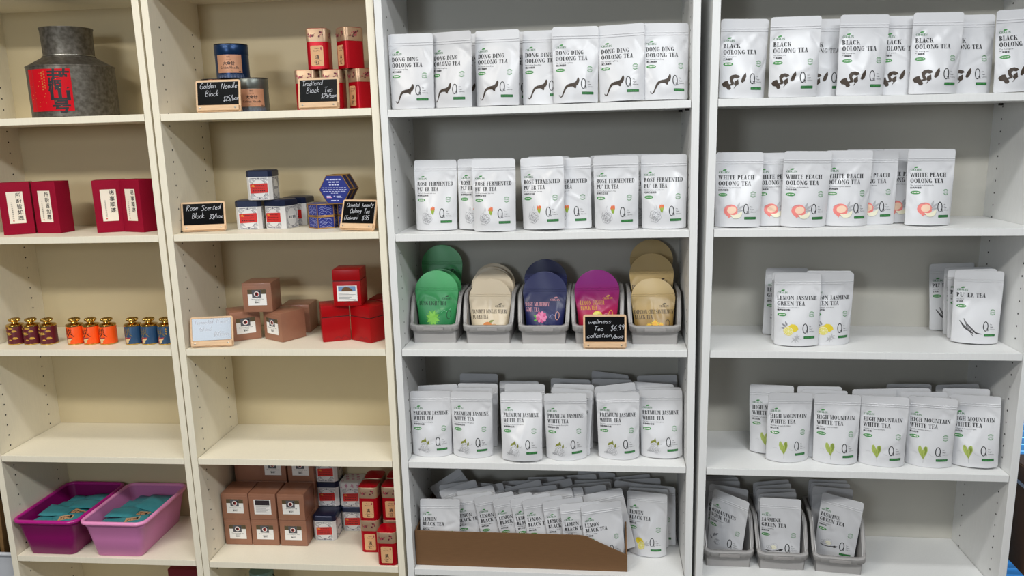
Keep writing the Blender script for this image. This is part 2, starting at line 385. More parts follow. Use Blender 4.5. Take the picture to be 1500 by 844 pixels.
def hand(s, x, y, h, width, w_, slope=0., seed=0):
    rg = random.Random(hash_(s) + seed); adv = sum(HW[c][0] for c in s); kx = width / adv; out = []; cx = 0
    for c in s:
        dy = rg.uniform(-.05, .05)
        for st in HW[c][1]:
            p = [(x + (cx + a + .18 * b) * kx, y + (b + dy) * h + slope * (cx + a) * kx) for a, b in st]
            p = _smooth(p, 3) if len(p) > 2 else p
            out += _ribbon(p, [w_] * len(p))
        cx += HW[c][0]
    return out
def hash_(s): return sum((i + 1) * ord(c) for i, c in enumerate(s))

class Print:
    """ink laid on a surface: polygons in the plane of the surface (x across, z up), set on it by a mapping"""
    def __init__(s): s.p = []
    def poly(s, pts, m, layer=0): s.p.append((pts, [list(range(len(pts)))], m, layer)); return s
    def polys(s, ps, m, layer=0):
        for p in ps: s.poly(p, m, layer)
        return s
    def rect(s, x0, z0, x1, z1, m, layer=0, n=1):
        pts = []; fs = []
        for j in range(2):
            for i in range(n + 1): pts.append((x0 + (x1 - x0) * i / n, z0 if j == 0 else z1))
        for i in range(n): fs.append([i, i + 1, n + 2 + i, n + 1 + i])
        s.p.append((pts, fs, m, layer)); return s
    def rrect(s, cx, cz, w, h, r, m, layer=0, n=5):
        pts = []
        for qx, qz, a0 in ((1, 1, 0), (-1, 1, 90), (-1, -1, 180), (1, -1, 270)):
            for i in range(n + 1):
                a = R(a0 + 90 * i / n); pts.append((cx + qx * (w / 2 - r) + r * math.cos(a), cz + qz * (h / 2 - r) + r * math.sin(a)))
        return s.poly(pts, m, layer)
    def ell(s, cx, cz, rx, rz, m, layer=0, n=20, rot=0):
        c, q = math.cos(rot), math.sin(rot)
        return s.poly([(cx + rx * math.cos(2 * math.pi * i / n) * c - rz * math.sin(2 * math.pi * i / n) * q, cz + rx * math.cos(2 * math.pi * i / n) * q + rz * math.sin(2 * math.pi * i / n) * c) for i in range(n)], m, layer)
    def ring(s, cx, cz, rx, rz, t, m, layer=0, a0=0, a1=360, n=28): return s.polys(_arc(cx, cz, rx, rz, a0, a1, t, t, n), m, layer)
    def line(s, pts, w_, m, layer=0, smooth=True, taper=False):
        p = _smooth(pts, 4) if smooth and len(pts) > 2 else pts; n = len(p)
        return s.polys(_ribbon(p, [w_ * ((.25 + .75 * math.sin(math.pi * (i + .5) / n)) if taper else 1) for i in range(n)]), m, layer)
    def text(s, t, x, z, size, m, layer=0, width=None, center=False, bold=0., slope=0., vertical=False):
        if vertical:
            for i, ch in enumerate(t): s.text(ch, x, z - i * size * 1.12, size, m, layer, center=True, bold=bold)
            return s
        pts, fs, w_ = text(t, bold); k = size; kx = width / w_ if width and w_ else k
        ox = x - w_ * kx / 2 if center else x
        s.p.append(([(ox + a * kx, z + b * k + slope * a * kx) for a, b in pts], fs, m, layer)); return s
    def mb(s, fn, eps=.00035, step=.00014, fine=0.):
        b = MB()
        for pts, fs, m, l in s.p:
            if fine and max(max(p[0] for p in pts) - min(p[0] for p in pts), max(p[1] for p in pts) - min(p[1] for p in pts)) > fine:
                bm = bmesh.new(); vs = [bm.verts.new((x, z, 0)) for x, z in pts]
                for f in fs:
                    try: bm.faces.new([vs[i] for i in f])
                    except ValueError: pass
                for _ in range(5):
                    bmesh.ops.triangulate(bm, faces=bm.faces[:])
                    lg = [e for e in bm.edges if e.calc_length() > fine]
                    if not lg: break
                    bmesh.ops.subdivide_edges(bm, edges=lg, cuts=1)
                bm.verts.index_update(); pts = [(v.co.x, v.co.y) for v in bm.verts]; fs = [[v.index for v in f.verts] for f in bm.faces]; bm.free()
            b.add([fn(x, z, eps + step * l) for x, z in pts], fs, m)
        return b
    def build(s, name, fn, parent, fine=0.): return s.mb(fn, fine=fine).build(name, parent)
def flat(y=0.): return lambda x, z, e: (x, y - e, z)
def cyl(r, z0=0., a0=0.): return lambda x, z, e: ((r + e) * math.sin(x / r + a0), -(r + e) * math.cos(x / r + a0), z0 + z)
# ------------------------------------------------------------ stand-up pouches
def sst(a, b, x):
    t = min(1, max(0, (x - a) / (b - a))); return t * t * (3 - 2 * t)
class Pouch:
    """shape of one filled bag: flat sealed sides and top, a zip, a bulging belly and an oval foot"""
    def __init__(s, w_, h, D, Db, zs, seed, rnd=False, bow=0.):
        s.w, s.h, s.D, s.Db, s.zs, s.rnd, s.bow = w_, h, D, Db, zs, rnd, bow; rg = random.Random(seed); s.dents = []
        for i in range(7):
            s.dents.append((rg.uniform(-.45, .45) * w_, rg.uniform(.12, zs - .04) * h, rg.uniform(-1.2, 1.2), rg.uniform(.012, .035), rg.uniform(.0035, .008), rg.choice((-1, 1)) * rg.uniform(.0010, .0024)))
        for sx in (-1, 1):                      # folds running down from the zip's ends
            s.dents.append((sx * rg.uniform(.30, .42) * w_, (zs - .10) * h, sx * rg.uniform(-.9, -.5), rg.uniform(.02, .035), .005, -rg.uniform(.0016, .0036)))
        s.ph = [rg.uniform(0, 6.3) for _ in range(4)]; s.skew = rg.uniform(-.12, .12)
        s.wob = rg.uniform(-.0015, .0015)
    def half(s, z):
        a = s.w / 2; q = 1 - .035 * s.prof(z / s.h) * min(1, s.D / .02)
        if s.rnd:
            q *= .84 + .16 * sst(.02, .155, z)
            zc = s.h - a
            return a * q if z < zc else math.sqrt(max(1e-8, a * a - (z - zc) ** 2)) * q
        r = .007
        if z > s.h - r: return (a - r + math.sqrt(max(0, r * r - (z - s.h + r) ** 2))) * q
        if z < r: return (a - r * .35 + .35 * math.sqrt(max(0, r * r - (z - r) ** 2))) * q
        return a * q
    def prof(s, t): return (.93 + .07 * sst(0, .12, t)) * (1 - sst(.12, s.zs, t)) if t < s.zs else 0
    def crease(s, x, z):
        v = 0
        for cx, cz, an, L, W, am in s.dents:
            dx, dz = x - cx, z - cz; u = dx * math.sin(an) + dz * math.cos(an); p = dx * math.cos(an) - dz * math.sin(an)
            v += am * math.exp(-(u / L) ** 2 - (p / W) ** 2)
        return v
    def lean(s, z): t = z / s.h; return s.bow * max(0, t - .55) ** 2 + s.wob * math.sin(6 * t)
    def front(s, x, z):
        a = s.half(z); t = max(-1, min(1, x / a)); ln = max(0, 1 - abs(t + s.skew * (1 - t * t)) ** 2.3)
        y = s.D * s.prof(z / s.h) * ln ** .85
        k = sst(0, .12, 1 - abs(t)) * (1 - sst(s.zs - .10, s.zs, z / s.h)); y += s.crease(x, z) * k
        y += .0007 * math.sin(x * 60 + s.ph[0] + z * 30) * (1 - t * t)
        return -max(y, -.001) - .0008 + s.lean(z)
    def back(s, x, z):
        a = s.half(z); t = max(-1, min(1, x / a)); ln = max(0, 1 - abs(t) ** 2.3)
        return s.Db * s.prof(z / s.h) * ln ** .85 + .0006 * math.sin(x * 50 + s.ph[1]) * (1 - t * t) + .0008 + s.lean(z)
    def on_front(s):
        def fn(x, z, e):
            x *= s.half(min(z, s.h - s.w / 2 if s.rnd else s.h * .9)) / (s.w / 2); return (x, s.front(x, z) - e, z)
        return fn
    def body(s, m_):
        nx = 34; zs = [s.h * i / 48 for i in range(49)]
        zs += [.0025, .0055] + ([s.h - (s.w / 2) * (1 - math.sin(R(a))) for a in range(62, 91, 4)] if s.rnd else [s.h - .0045, s.h - .002, s.h - .0008]); zs = sorted(set(zs))
        m = MB(); n = nx + 1
        for fn in (s.front, s.back):
            vs = []
            for z in zs:
                a = s.half(z)
                for i in range(n):
                    x = a * math.sin(math.pi / 2 * (2 * i / nx - 1)); edge = i in (0, nx)
                    vs.append((x, s.lean(z) if edge else fn(x, z), z))
            fs = [[j * n + i, j * n + i + 1, (j + 1) * n + i + 1, (j + 1) * n + i] for j in range(len(zs) - 1) for i in range(nx)]
            m.add(vs, fs if fn == s.front else [f[::-1] for f in fs], m_)
        for j, z, fl in ((0, 0, 1), (len(zs) - 1, s.h, 0)):      # oval foot and sealed top edge
            a = s.half(z); xs = [a * math.sin(math.pi / 2 * (2 * i / nx - 1)) for i in range(n)]
            vs = [(x, s.lean(z) if i in (0, nx) else s.front(x, z), z) for i, x in enumerate(xs)] + [(x, s.lean(z) if i in (0, nx) else s.back(x, z), z) for i, x in enumerate(xs)]
            fs = [[i, n + i, n + i + 1, i + 1] for i in range(nx)]; m.add(vs, fs, m_)
        return m.mesh('bag_body', 50, True)
    def zip(s, m_):
        m = MB(); nx = 14; rows = []
        for c in (s.zs, s.zs + .030): rows += [(c - .007, 0), (c - .004, .0009), (c + .004, .0009), (c + .007, 0)]
        vs = []
        for t, b in rows:
            z = t * s.h; a = s.half(z) * .985
            for i in range(nx + 1):
                x = a * (2 * i / nx - 1); vs.append((x, s.front(x, z) - .0002 - b, z))
        fs = [[j * (nx + 1) + i, j * (nx + 1) + i + 1, (j + 1) * (nx + 1) + i + 1, (j + 1) * (nx + 1) + i] for j in (0, 1, 2, 4, 5, 6) for i in range(nx)]
        m.add(vs, fs, m_); return m.mesh('zip_seal', 40)

BROWN = mat('dark_tea_leaf_ink', '3a2c1f', .55); CHAR = mat('charcoal_leaf_ink', '3c3a3c', .55)
RED_ = mat('peach_red_ink', 'e8817a', .5); PINKY = mat('peach_flesh_ink', 'eecbb0', .5); CREAMI = mat('slice_cream_ink', 'eae6cc', .5)
YEL = mat('lemon_yellow_ink', 'd9c22e', .5); YEL2 = mat('lemon_flesh_ink', 'd8cf6a', .5); ORG = mat('rosebud_orange_ink', 'd8693a', .5)
LIME = mat('bud_green_ink', '8aa52e', .5); OLIVE = mat('olive_leaf_ink', '7f8434', .5); LEAFG = mat('tea_leaf_green_ink', 'a5b45a', .5); LEAFD = mat('tea_leaf_shade_ink', '7d8f38', .5)
def leaf(P, x, z, l, w_, a, m, l_=0):
    c, q = math.cos(a), math.sin(a); pts = []
    for i in range(9): t = i / 8; pts.append((l * t, w_ / 2 * math.sin(math.pi * t ** .8)))
    for i in range(7, 0, -1): t = i / 8; pts.append((l * t, -w_ / 2 * math.sin(math.pi * t ** .8)))
    P.poly([(x + a_ * c - b * q, z + a_ * q + b * c) for a_, b in pts], m, l_)
def px(pts, cx, bz, k): return [((a - cx) * k, (bz - b) * k) for a, b in pts]
def flower(P, x, z, r, m, w_=.0004, seed=1, n=7):
    rg = random.Random(seed)
    for k in range(n):
        a = 6.283 * k / n + rg.uniform(-.2, .2); rr = r * rg.uniform(.5, .7); cx, cz = x + rr * .75 * math.cos(a), z + rr * .75 * math.sin(a)
        P.line([(cx + rr * .62 * math.cos(b), cz + rr * .62 * math.sin(b)) for b in [a - 2.0 + 4.0 * i / 7 for i in range(8)]], w_, m)
    for k in range(3): P.ring(x + rg.uniform(-.1, .1) * r, z + rg.uniform(-.1, .1) * r, r * (.16 + .13 * k), r * (.14 + .11 * k), w_, m, 0, rg.uniform(0, 180), rg.uniform(200, 420), 14)
def il_dongding(P):
    p = px([(176, 664), (186, 677), (198, 670), (210, 642), (226, 612), (248, 600), (276, 597), (300, 588), (311, 566), (312, 550)], 297, 718, .00036)
    P.polys(_ribbon(_smooth(p, 3), [0.0014, 0.0016, 0.0018, 0.0021, 0.0023, 0.0026, 0.0029, 0.0031, 0.0034, 0.0039, 0.0044, 0.0052, 0.0057, 0.0065, 0.0070, 0.0073, 0.0078, 0.0083, 0.0088, 0.0094, 0.0096, 0.0094, 0.0086, 0.0078, 0.0068, 0.0057, 0.0039, 0.0026]), BROWN)
    P.poly(px([(262, 598), (285, 620), (296, 622), (300, 596)], 297, 718, .00036), BROWN)
def il_blackool(P):
    for b in ([(498, 598), (508, 584), (522, 576), (537, 575), (541, 590), (556, 612), (561, 630), (552, 640), (538, 639), (528, 622), (508, 618)],
              [(548, 600), (560, 597), (552, 575), (549, 552), (562, 536), (590, 530), (614, 538), (621, 550), (602, 560), (582, 555), (570, 570), (581, 590), (576, 606), (556, 610)],
              [(609, 565), (613, 600), (596, 612), (582, 630), (578, 630), (590, 610), (580, 602), (584, 580)],
              [(665, 518), (669, 545), (656, 580), (640, 591), (628, 582), (638, 550), (653, 530)]): P.poly(px(b, 658, 700, .00033), BROWN)
def il_rose(P):
    flower(P, -.0235, .031, .0185, GREYINK, .0006, 3, 8); flower(P, -.0225, .032, .011, GREYINK, .0005, 5, 6)
    P.line([(-.026, .048), (-.024, .056), (-.0225, .062)], .0004, GREYINK); P.line([(-.022, .048), (-.020, .056), (-.0215, .060)], .0004, GREYINK)
    P.poly([(-.0135, .0545), (-.011, .0625), (-.0085, .0595), (-.0065, .0645), (-.004, .0605), (-.0015, .0625), (-.0008, .054), (-.004, .050), (-.0105, .050)], ORG)
    P.poly([(-.0125, .0545), (-.0095, .0515), (-.0085, .0575), (-.006, .051), (-.0028, .056), (-.0015, .052), (-.0045, .043), (-.006, .041), (-.0095, .045)], LIME, 1)
def il_peach(P):
    P.ell(-.019, .041, .0175, .0155, RED_); P.poly([(-.036, .039), (-.030, .030), (-.0225, .0215), (-.021, .027), (-.010, .033), (-.024, .045)], RED_)
    P.ell(-.017, .0425, .0115, .009, PINKY, 1, rot=.25)
    P.poly([(-.021, .0315), (-.012, .030), (0, .0335), (.0085, .0395), (.0095, .033), (.006, .0255), (-.003, .021), (-.013, .022)], CREAMI, 2)
    P.line([(-.021, .0312), (-.013, .0222), (-.003, .0212), (.006, .0257), (.0095, .034)], .0004, GREYINK, 3)
    for x, z, l, a in ((-.004, .046, .017, 1.15), (-.003, .043, .020, .62), (-.004, .040, .016, .15)): leaf(P, x, z, l, .0065, a, PALEINK, 1); P.line([(x, z), (x + l * math.cos(a), z + l * math.sin(a))], .0005, GREYINK, 2)
    P.line([(-.036, .048), (-.029, .0535), (-.019, .053)], .0007, GREYINK, 1)
def il_premjas(P):
    flower(P, -.020, .028, .0155, GREYINK, .0005, 11, 7); flower(P, -.014, .021, .011, PALEINK, .0006, 12, 6); flower(P, -.029, .025, .009, PALEINK, .0006, 15, 5)
    P.poly([(-.032, .040), (-.0285, .048), (-.022, .0505), (-.0175, .0565), (-.0155, .049), (-.0145, .042), (-.0195, .0455), (-.025, .043)], OLIVE, 1)
    leaf(P, -.011, .036, .0125, .0055, 1.35, OLIVE, 1); P.line([(-.009, .037), (-.003, .0385), (.003, .041)], .0005, GREYINK)
    for k in range(6): P.line([(-.036, .0195), (-.036 + .006 * math.cos(1 + k * .9), .0195 + .0045 * math.sin(1 + k * .9))], .0009, GREYINK, 1, False)
    P.line([(-.034, .0195), (-.027, .0195)], .0006, GREYINK)
def lemons(P, x, z, s):
    P.polys([[(x + s * a, z + s * b) for a, b in [(-.004, .012), (.004, .017), (.013, .016), (.020, .009), (.0215, .002), (.019, .001), (.012, -.004), (.002, .0)]]], YEL)
    P.ell(x - s * .004, z - s * .001, s * .0125, s * .0115, YEL, 1); P.ell(x - s * .004, z - s * .001, s * .0112, s * .0102, CREAMI, 2); P.ell(x - s * .004, z - s * .001, s * .0102, s * .0092, YEL2, 3)
    for k in range(8):
        a = math.pi * k / 4; P.line([(x - s * .004, z - s * .001), (x - s * .004 + s * .0102 * math.cos(a), z - s * .001 + s * .0092 * math.sin(a))], .0005, CREAMI, 4, False)
def il_lemjas(P):
    lemons(P, -.020, .040, 1.0)
    for x, z, l, a in ((-.030, .050, .013, 2.5), (-.027, .053, .012, 2.0), (-.032, .046, .010, 3.1)): leaf(P, x, z, l, .005, a, GREYINK, 0)
    for x, z, a0 in ((-.002, .024, .4), (-.008, .017, 1.2)):
        for k in range(5): leaf(P, x, z, .009, .0034, a0 + k * 1.257, PALEINK, 1)
        P.line([(x, z), (x + .010, z - .006)], .0005, GREYINK, 1)
    P.line([(-.016, .010), (-.008, .018), (-.001, .025)], .0006, GREYINK, 1)
def il_lemon(P):
    P.ell(-.018, .046, .0125, .0095, YEL, 0, rot=-.35); P.ell(-.013, .034, .0105, .0135, YEL, 1, rot=-.25); P.ell(-.013, .034, .0090, .0120, CREAMI, 2, rot=-.25); P.ell(-.013, .034, .0082, .0110, YEL2, 3, rot=-.25)
    for k in range(8): a = math.pi * k / 4; P.line([(-.013, .034), (-.013 + .008 * math.cos(a), .034 + .0105 * math.sin(a))], .0005, CREAMI, 4, False)
    for a in (.9, .35, -.1): leaf(P, -.003, .038, .014, .0055, a, PALEINK, 1)
    P.line([(-.003, .037), (.012, .037)], .0005, GREYINK, 2)
def il_puer(P):
    for pts, w_ in (([(703, 535), (730, 570), (765, 600), (800, 632)], .0042), ([(730, 518), (750, 560), (790, 600), (822, 630)], .0046), ([(745, 565), (770, 610), (785, 632), (798, 650)], .0020), ([(780, 600), (820, 622), (858, 630)], .0026), ([(715, 555), (740, 590), (775, 615)], .003)):
        P.line(px(pts, 830, 705, .00034), w_, CHAR, 0, True, True)
    P.line(px([(733, 525), (758, 572), (795, 608)], 830, 705, .00034), .0007, PALEINK, 1); P.line(px([(712, 540), (738, 575), (772, 606)], 830, 705, .00034), .0006, PALEINK, 1)
def il_mountain(P):
    P.poly([(-.0285, .0565), (-.0245, .0585), (-.0205, .052), (-.0175, .046), (-.0165, .054), (-.0115, .058), (-.0075, .0565), (-.0065, .047), (-.0085, .039), (-.013, .030), (-.016, .0225), (-.0195, .028), (-.0265, .038), (-.0295, .047)], LEAFG)
    P.poly([(-.0155, .053), (-.0118, .0575), (-.0085, .054), (-.008, .046), (-.0115, .038), (-.0145, .033), (-.013, .044)], LEAFD, 1)
    for p in ([(-.0265, .055), (-.022, .042), (-.0165, .025)], [(-.0105, .054), (-.0125, .042), (-.0158, .026)], [(-.018, .046), (-.018, .036), (-.0163, .026)]): P.line(p, .0005, LEAFD, 2)
    P.line([(-.0160, .023), (-.0155, .012)], .0005, GREYINK, 1); P.line([(-.042, .038), (-.036, .040), (-.031, .036)], .0005, PALEINK); P.line([(-.004, .040), (.004, .034), (.010, .033)], .0005, PALEINK)
def il_osman(P):
    for x, z, l, a in ((-.030, .050, .016, .8), (-.034, .044, .015, 1.3), (-.026, .040, .015, .2), (-.030, .032, .013, -.4), (-.036, .036, .012, 2.4)): leaf(P, x, z, l, .0055, a, GREYINK if a > .5 else PALEINK)
    flower(P, -.020, .033, .010, GREYINK, .0004, 21, 5)
def il_jasgreen(P):
    flower(P, -.018, .045, .015, PALEINK, .0005, 31, 6); P.ell(-.018, .045, .008, .006, CREAMI); flower(P, -.030, .042, .009, GREYINK, .0004, 33, 5)
    P.line([(-.040, .036), (-.028, .034), (-.012, .036), (.002, .042)], .0022, CHAR, 1); leaf(P, -.004, .036, .014, .005, .5, CHAR, 1)
KIND = {  # title lines with their widths, the French line, the Chinese line, the drawing
 'dongding': ((('DONG DING', .071), ('OOLONG TEA', .081)), 'Thé Oolong Dong Ding', '凍頂烏龍茶', il_dongding),
 'rose': ((('ROSE FERMENTED', .0985), ("PU' ER TEA", .059)), "Thé Pu'er fermenté à la rose", '玫瑰熟普洱茶', il_rose),
 'premjas': ((('PREMIUM JASMINE', .099), ('WHITE TEA', .058)), "Thé blanc au jasmin d'exception", '茉莉銀針白茶', il_premjas),
 'lemon': ((('LEMON', .041), ('BLACK TEA', .063)), 'Thé noir au citron', '檸檬紅茶', il_lemon),
 'blackool': ((('BLACK', .042), ('OOLONG TEA', .081)), 'Thé Oolong noir', '黑烏龍茶', il_blackool),
 'peach': ((('WHITE PEACH', .0885), ('OOLONG TEA', .081)), 'Thé Oolong à la pêche blanche', '白桃烏龍茶', il_peach),
 'lemjas': ((('LEMON JASMINE', .0995), ('GREEN TEA', .070)), 'Thé vert au jasmin et au citron', '檸檬茉莉綠茶', il_lemjas),
 'puer': (((("PU' ER TEA"), .069),), "Thé Pu'er", '普洱茶', il_puer),
 'mountain': ((('HIGH MOUNTAIN', .096), ('WHITE TEA', .067)), 'Thé blanc de haute montagne', '高山白茶', il_mountain),
 'osman': ((('OSMANTHUS', .075), ('WHITE TEA', .060)), "Thé blanc à l'osmanthus", '桂花白茶', il_osman),
 'jasgreen': ((('JASMINE', .052), ('GREEN TEA', .067)), 'Thé vert au jasmin', '茉莉綠茶', il_jasgreen),
}
def logo(P, x, z, w_, m, ml):
    P.polys(serif('CHALIN', x, z, w_ * .19, w_), m)
    P.poly([(x + w_ * .34, z + w_ * .24), (x + w_ * .42, z + w_ * .36), (x + w_ * .60, z + w_ * .40), (x + w_ * .74, z + w_ * .36), (x + w_ * .66, z + w_ * .27), (x + w_ * .5, z + w_ * .23)], ml)
def face_prints(kind):
    tl, fr, zh, il = KIND[kind]; x0 = -.0505; out = {}
    P = Print(); zb = .1185
    for k, (s_, w_) in enumerate(tl): P.polys(serif(s_, x0, zb - .0145 * k, .0107, w_), INK)
    zl = zb - .0145 * (len(tl) - 1) - .0068
    P.text(fr, x0, zl, .0044, INK); P.text(zh, x0, zl - .0066, .0052, INK, bold=.02)
    out['title_lettering'] = P
    P = Print(); logo(P, x0 + .001, .1345, .026, DGREEN, GREEN); out['logo'] = P
    P = Print(); zo = zl - .0165; P.ell(x0 + .0112, zo, .0112, .0042, GREEN, 0, 24)
    for k in range(5): P.rect(x0 + .0042 + k * .0031, zo - .0011, x0 + .0062 + k * .0031, zo + .0012, PAPER, 1)
    out['oval_stamp'] = P
    P = Print(); cx, cz = .0355, .0815
    P.ring(cx, cz, .0074, .0074, .0012, GREEN, 0, 25, 155); P.ring(cx, cz, .0074, .0074, .0012, GREEN, 0, 205, 335)
    P.ring(cx, cz, .0052, .0052, .0006, GREEN, 0, 30, 150); P.ring(cx, cz, .0052, .0052, .0006, GREEN, 0, 210, 330)
    P.text('ORGANIC', cx, cz - .0011, .0033, GREEN, 0, .0125, True, .02); out['round_emblem'] = P
    P = Print(); P.polys(_arc(.0188, .0455, .0068, .0128, -40, 300, .0021, .0019, 26), INK)
    P.ring(.0220, .0385, .0016, .0016, .0007, INK, 1); P.ring(.0252, .0352, .0016, .0016, .0007, INK, 1); P.line([(.0213, .0345), (.0262, .0398)], .0009, INK, 1, False)
    for k, t in enumerate(('Fat', 'Sugar', 'Calories')): P.text(t, .0300, .0492 - .0062 * k, .0042, INK)
    out['zero_claim'] = P
    P = Print(); P.rrect(.0300, .0225, .0300, .0066, .0010, DGREEN)
    for k in range(6): P.rect(.0185 + k * .0040, .0213, .0209 + k * .0040, .0237, GREEN, 1)
    out['weight_bar'] = P
    P = Print(); il(P); out['illustration'] = P
    return out
FRONTV = [Pouch(.116, .187, .024, .012, .85, 100 + i) for i in range(5)]
THINV = [Pouch(.115, .187, .010, .007, .85, 200 + i) for i in range(4)]
SLIMV = [Pouch(.115, .184, .013, .006, .85, 300 + i) for i in range(3)]
FLATV = [Pouch(.115, .185, .006, .004, .85, 600 + i) for i in range(3)]
BINV = [Pouch(.109, .187, .012, .006, .85, 620 + i) for i in range(2)]
BINF = [Pouch(.109, .187, .006, .004, .85, 640 + i) for i in range(2)]
BODY = {}
def body_of(p):
    if id(p) not in BODY: BODY[id(p)] = (p.body(POUCH), p.zip(POUCH))
    return BODY[id(p)]
PRN = {}
def pouch(kind, shape, printed, label, mx, group):
    t = thing('tea_pouch', label, 'pouch', mx, group); b, z = body_of(shape)
    put('bag_body', b, t); put('zip_seal', z, t)
    if printed:
        key = (kind, id(shape))
        if key not in PRN: PRN[key] = {n: P.mb(shape.on_front(), .0004, fine=.004).mesh(n) for n, P in face_prints(kind).items()}
        for n, me in PRN[key].items(): put(n, me, t)
    return t
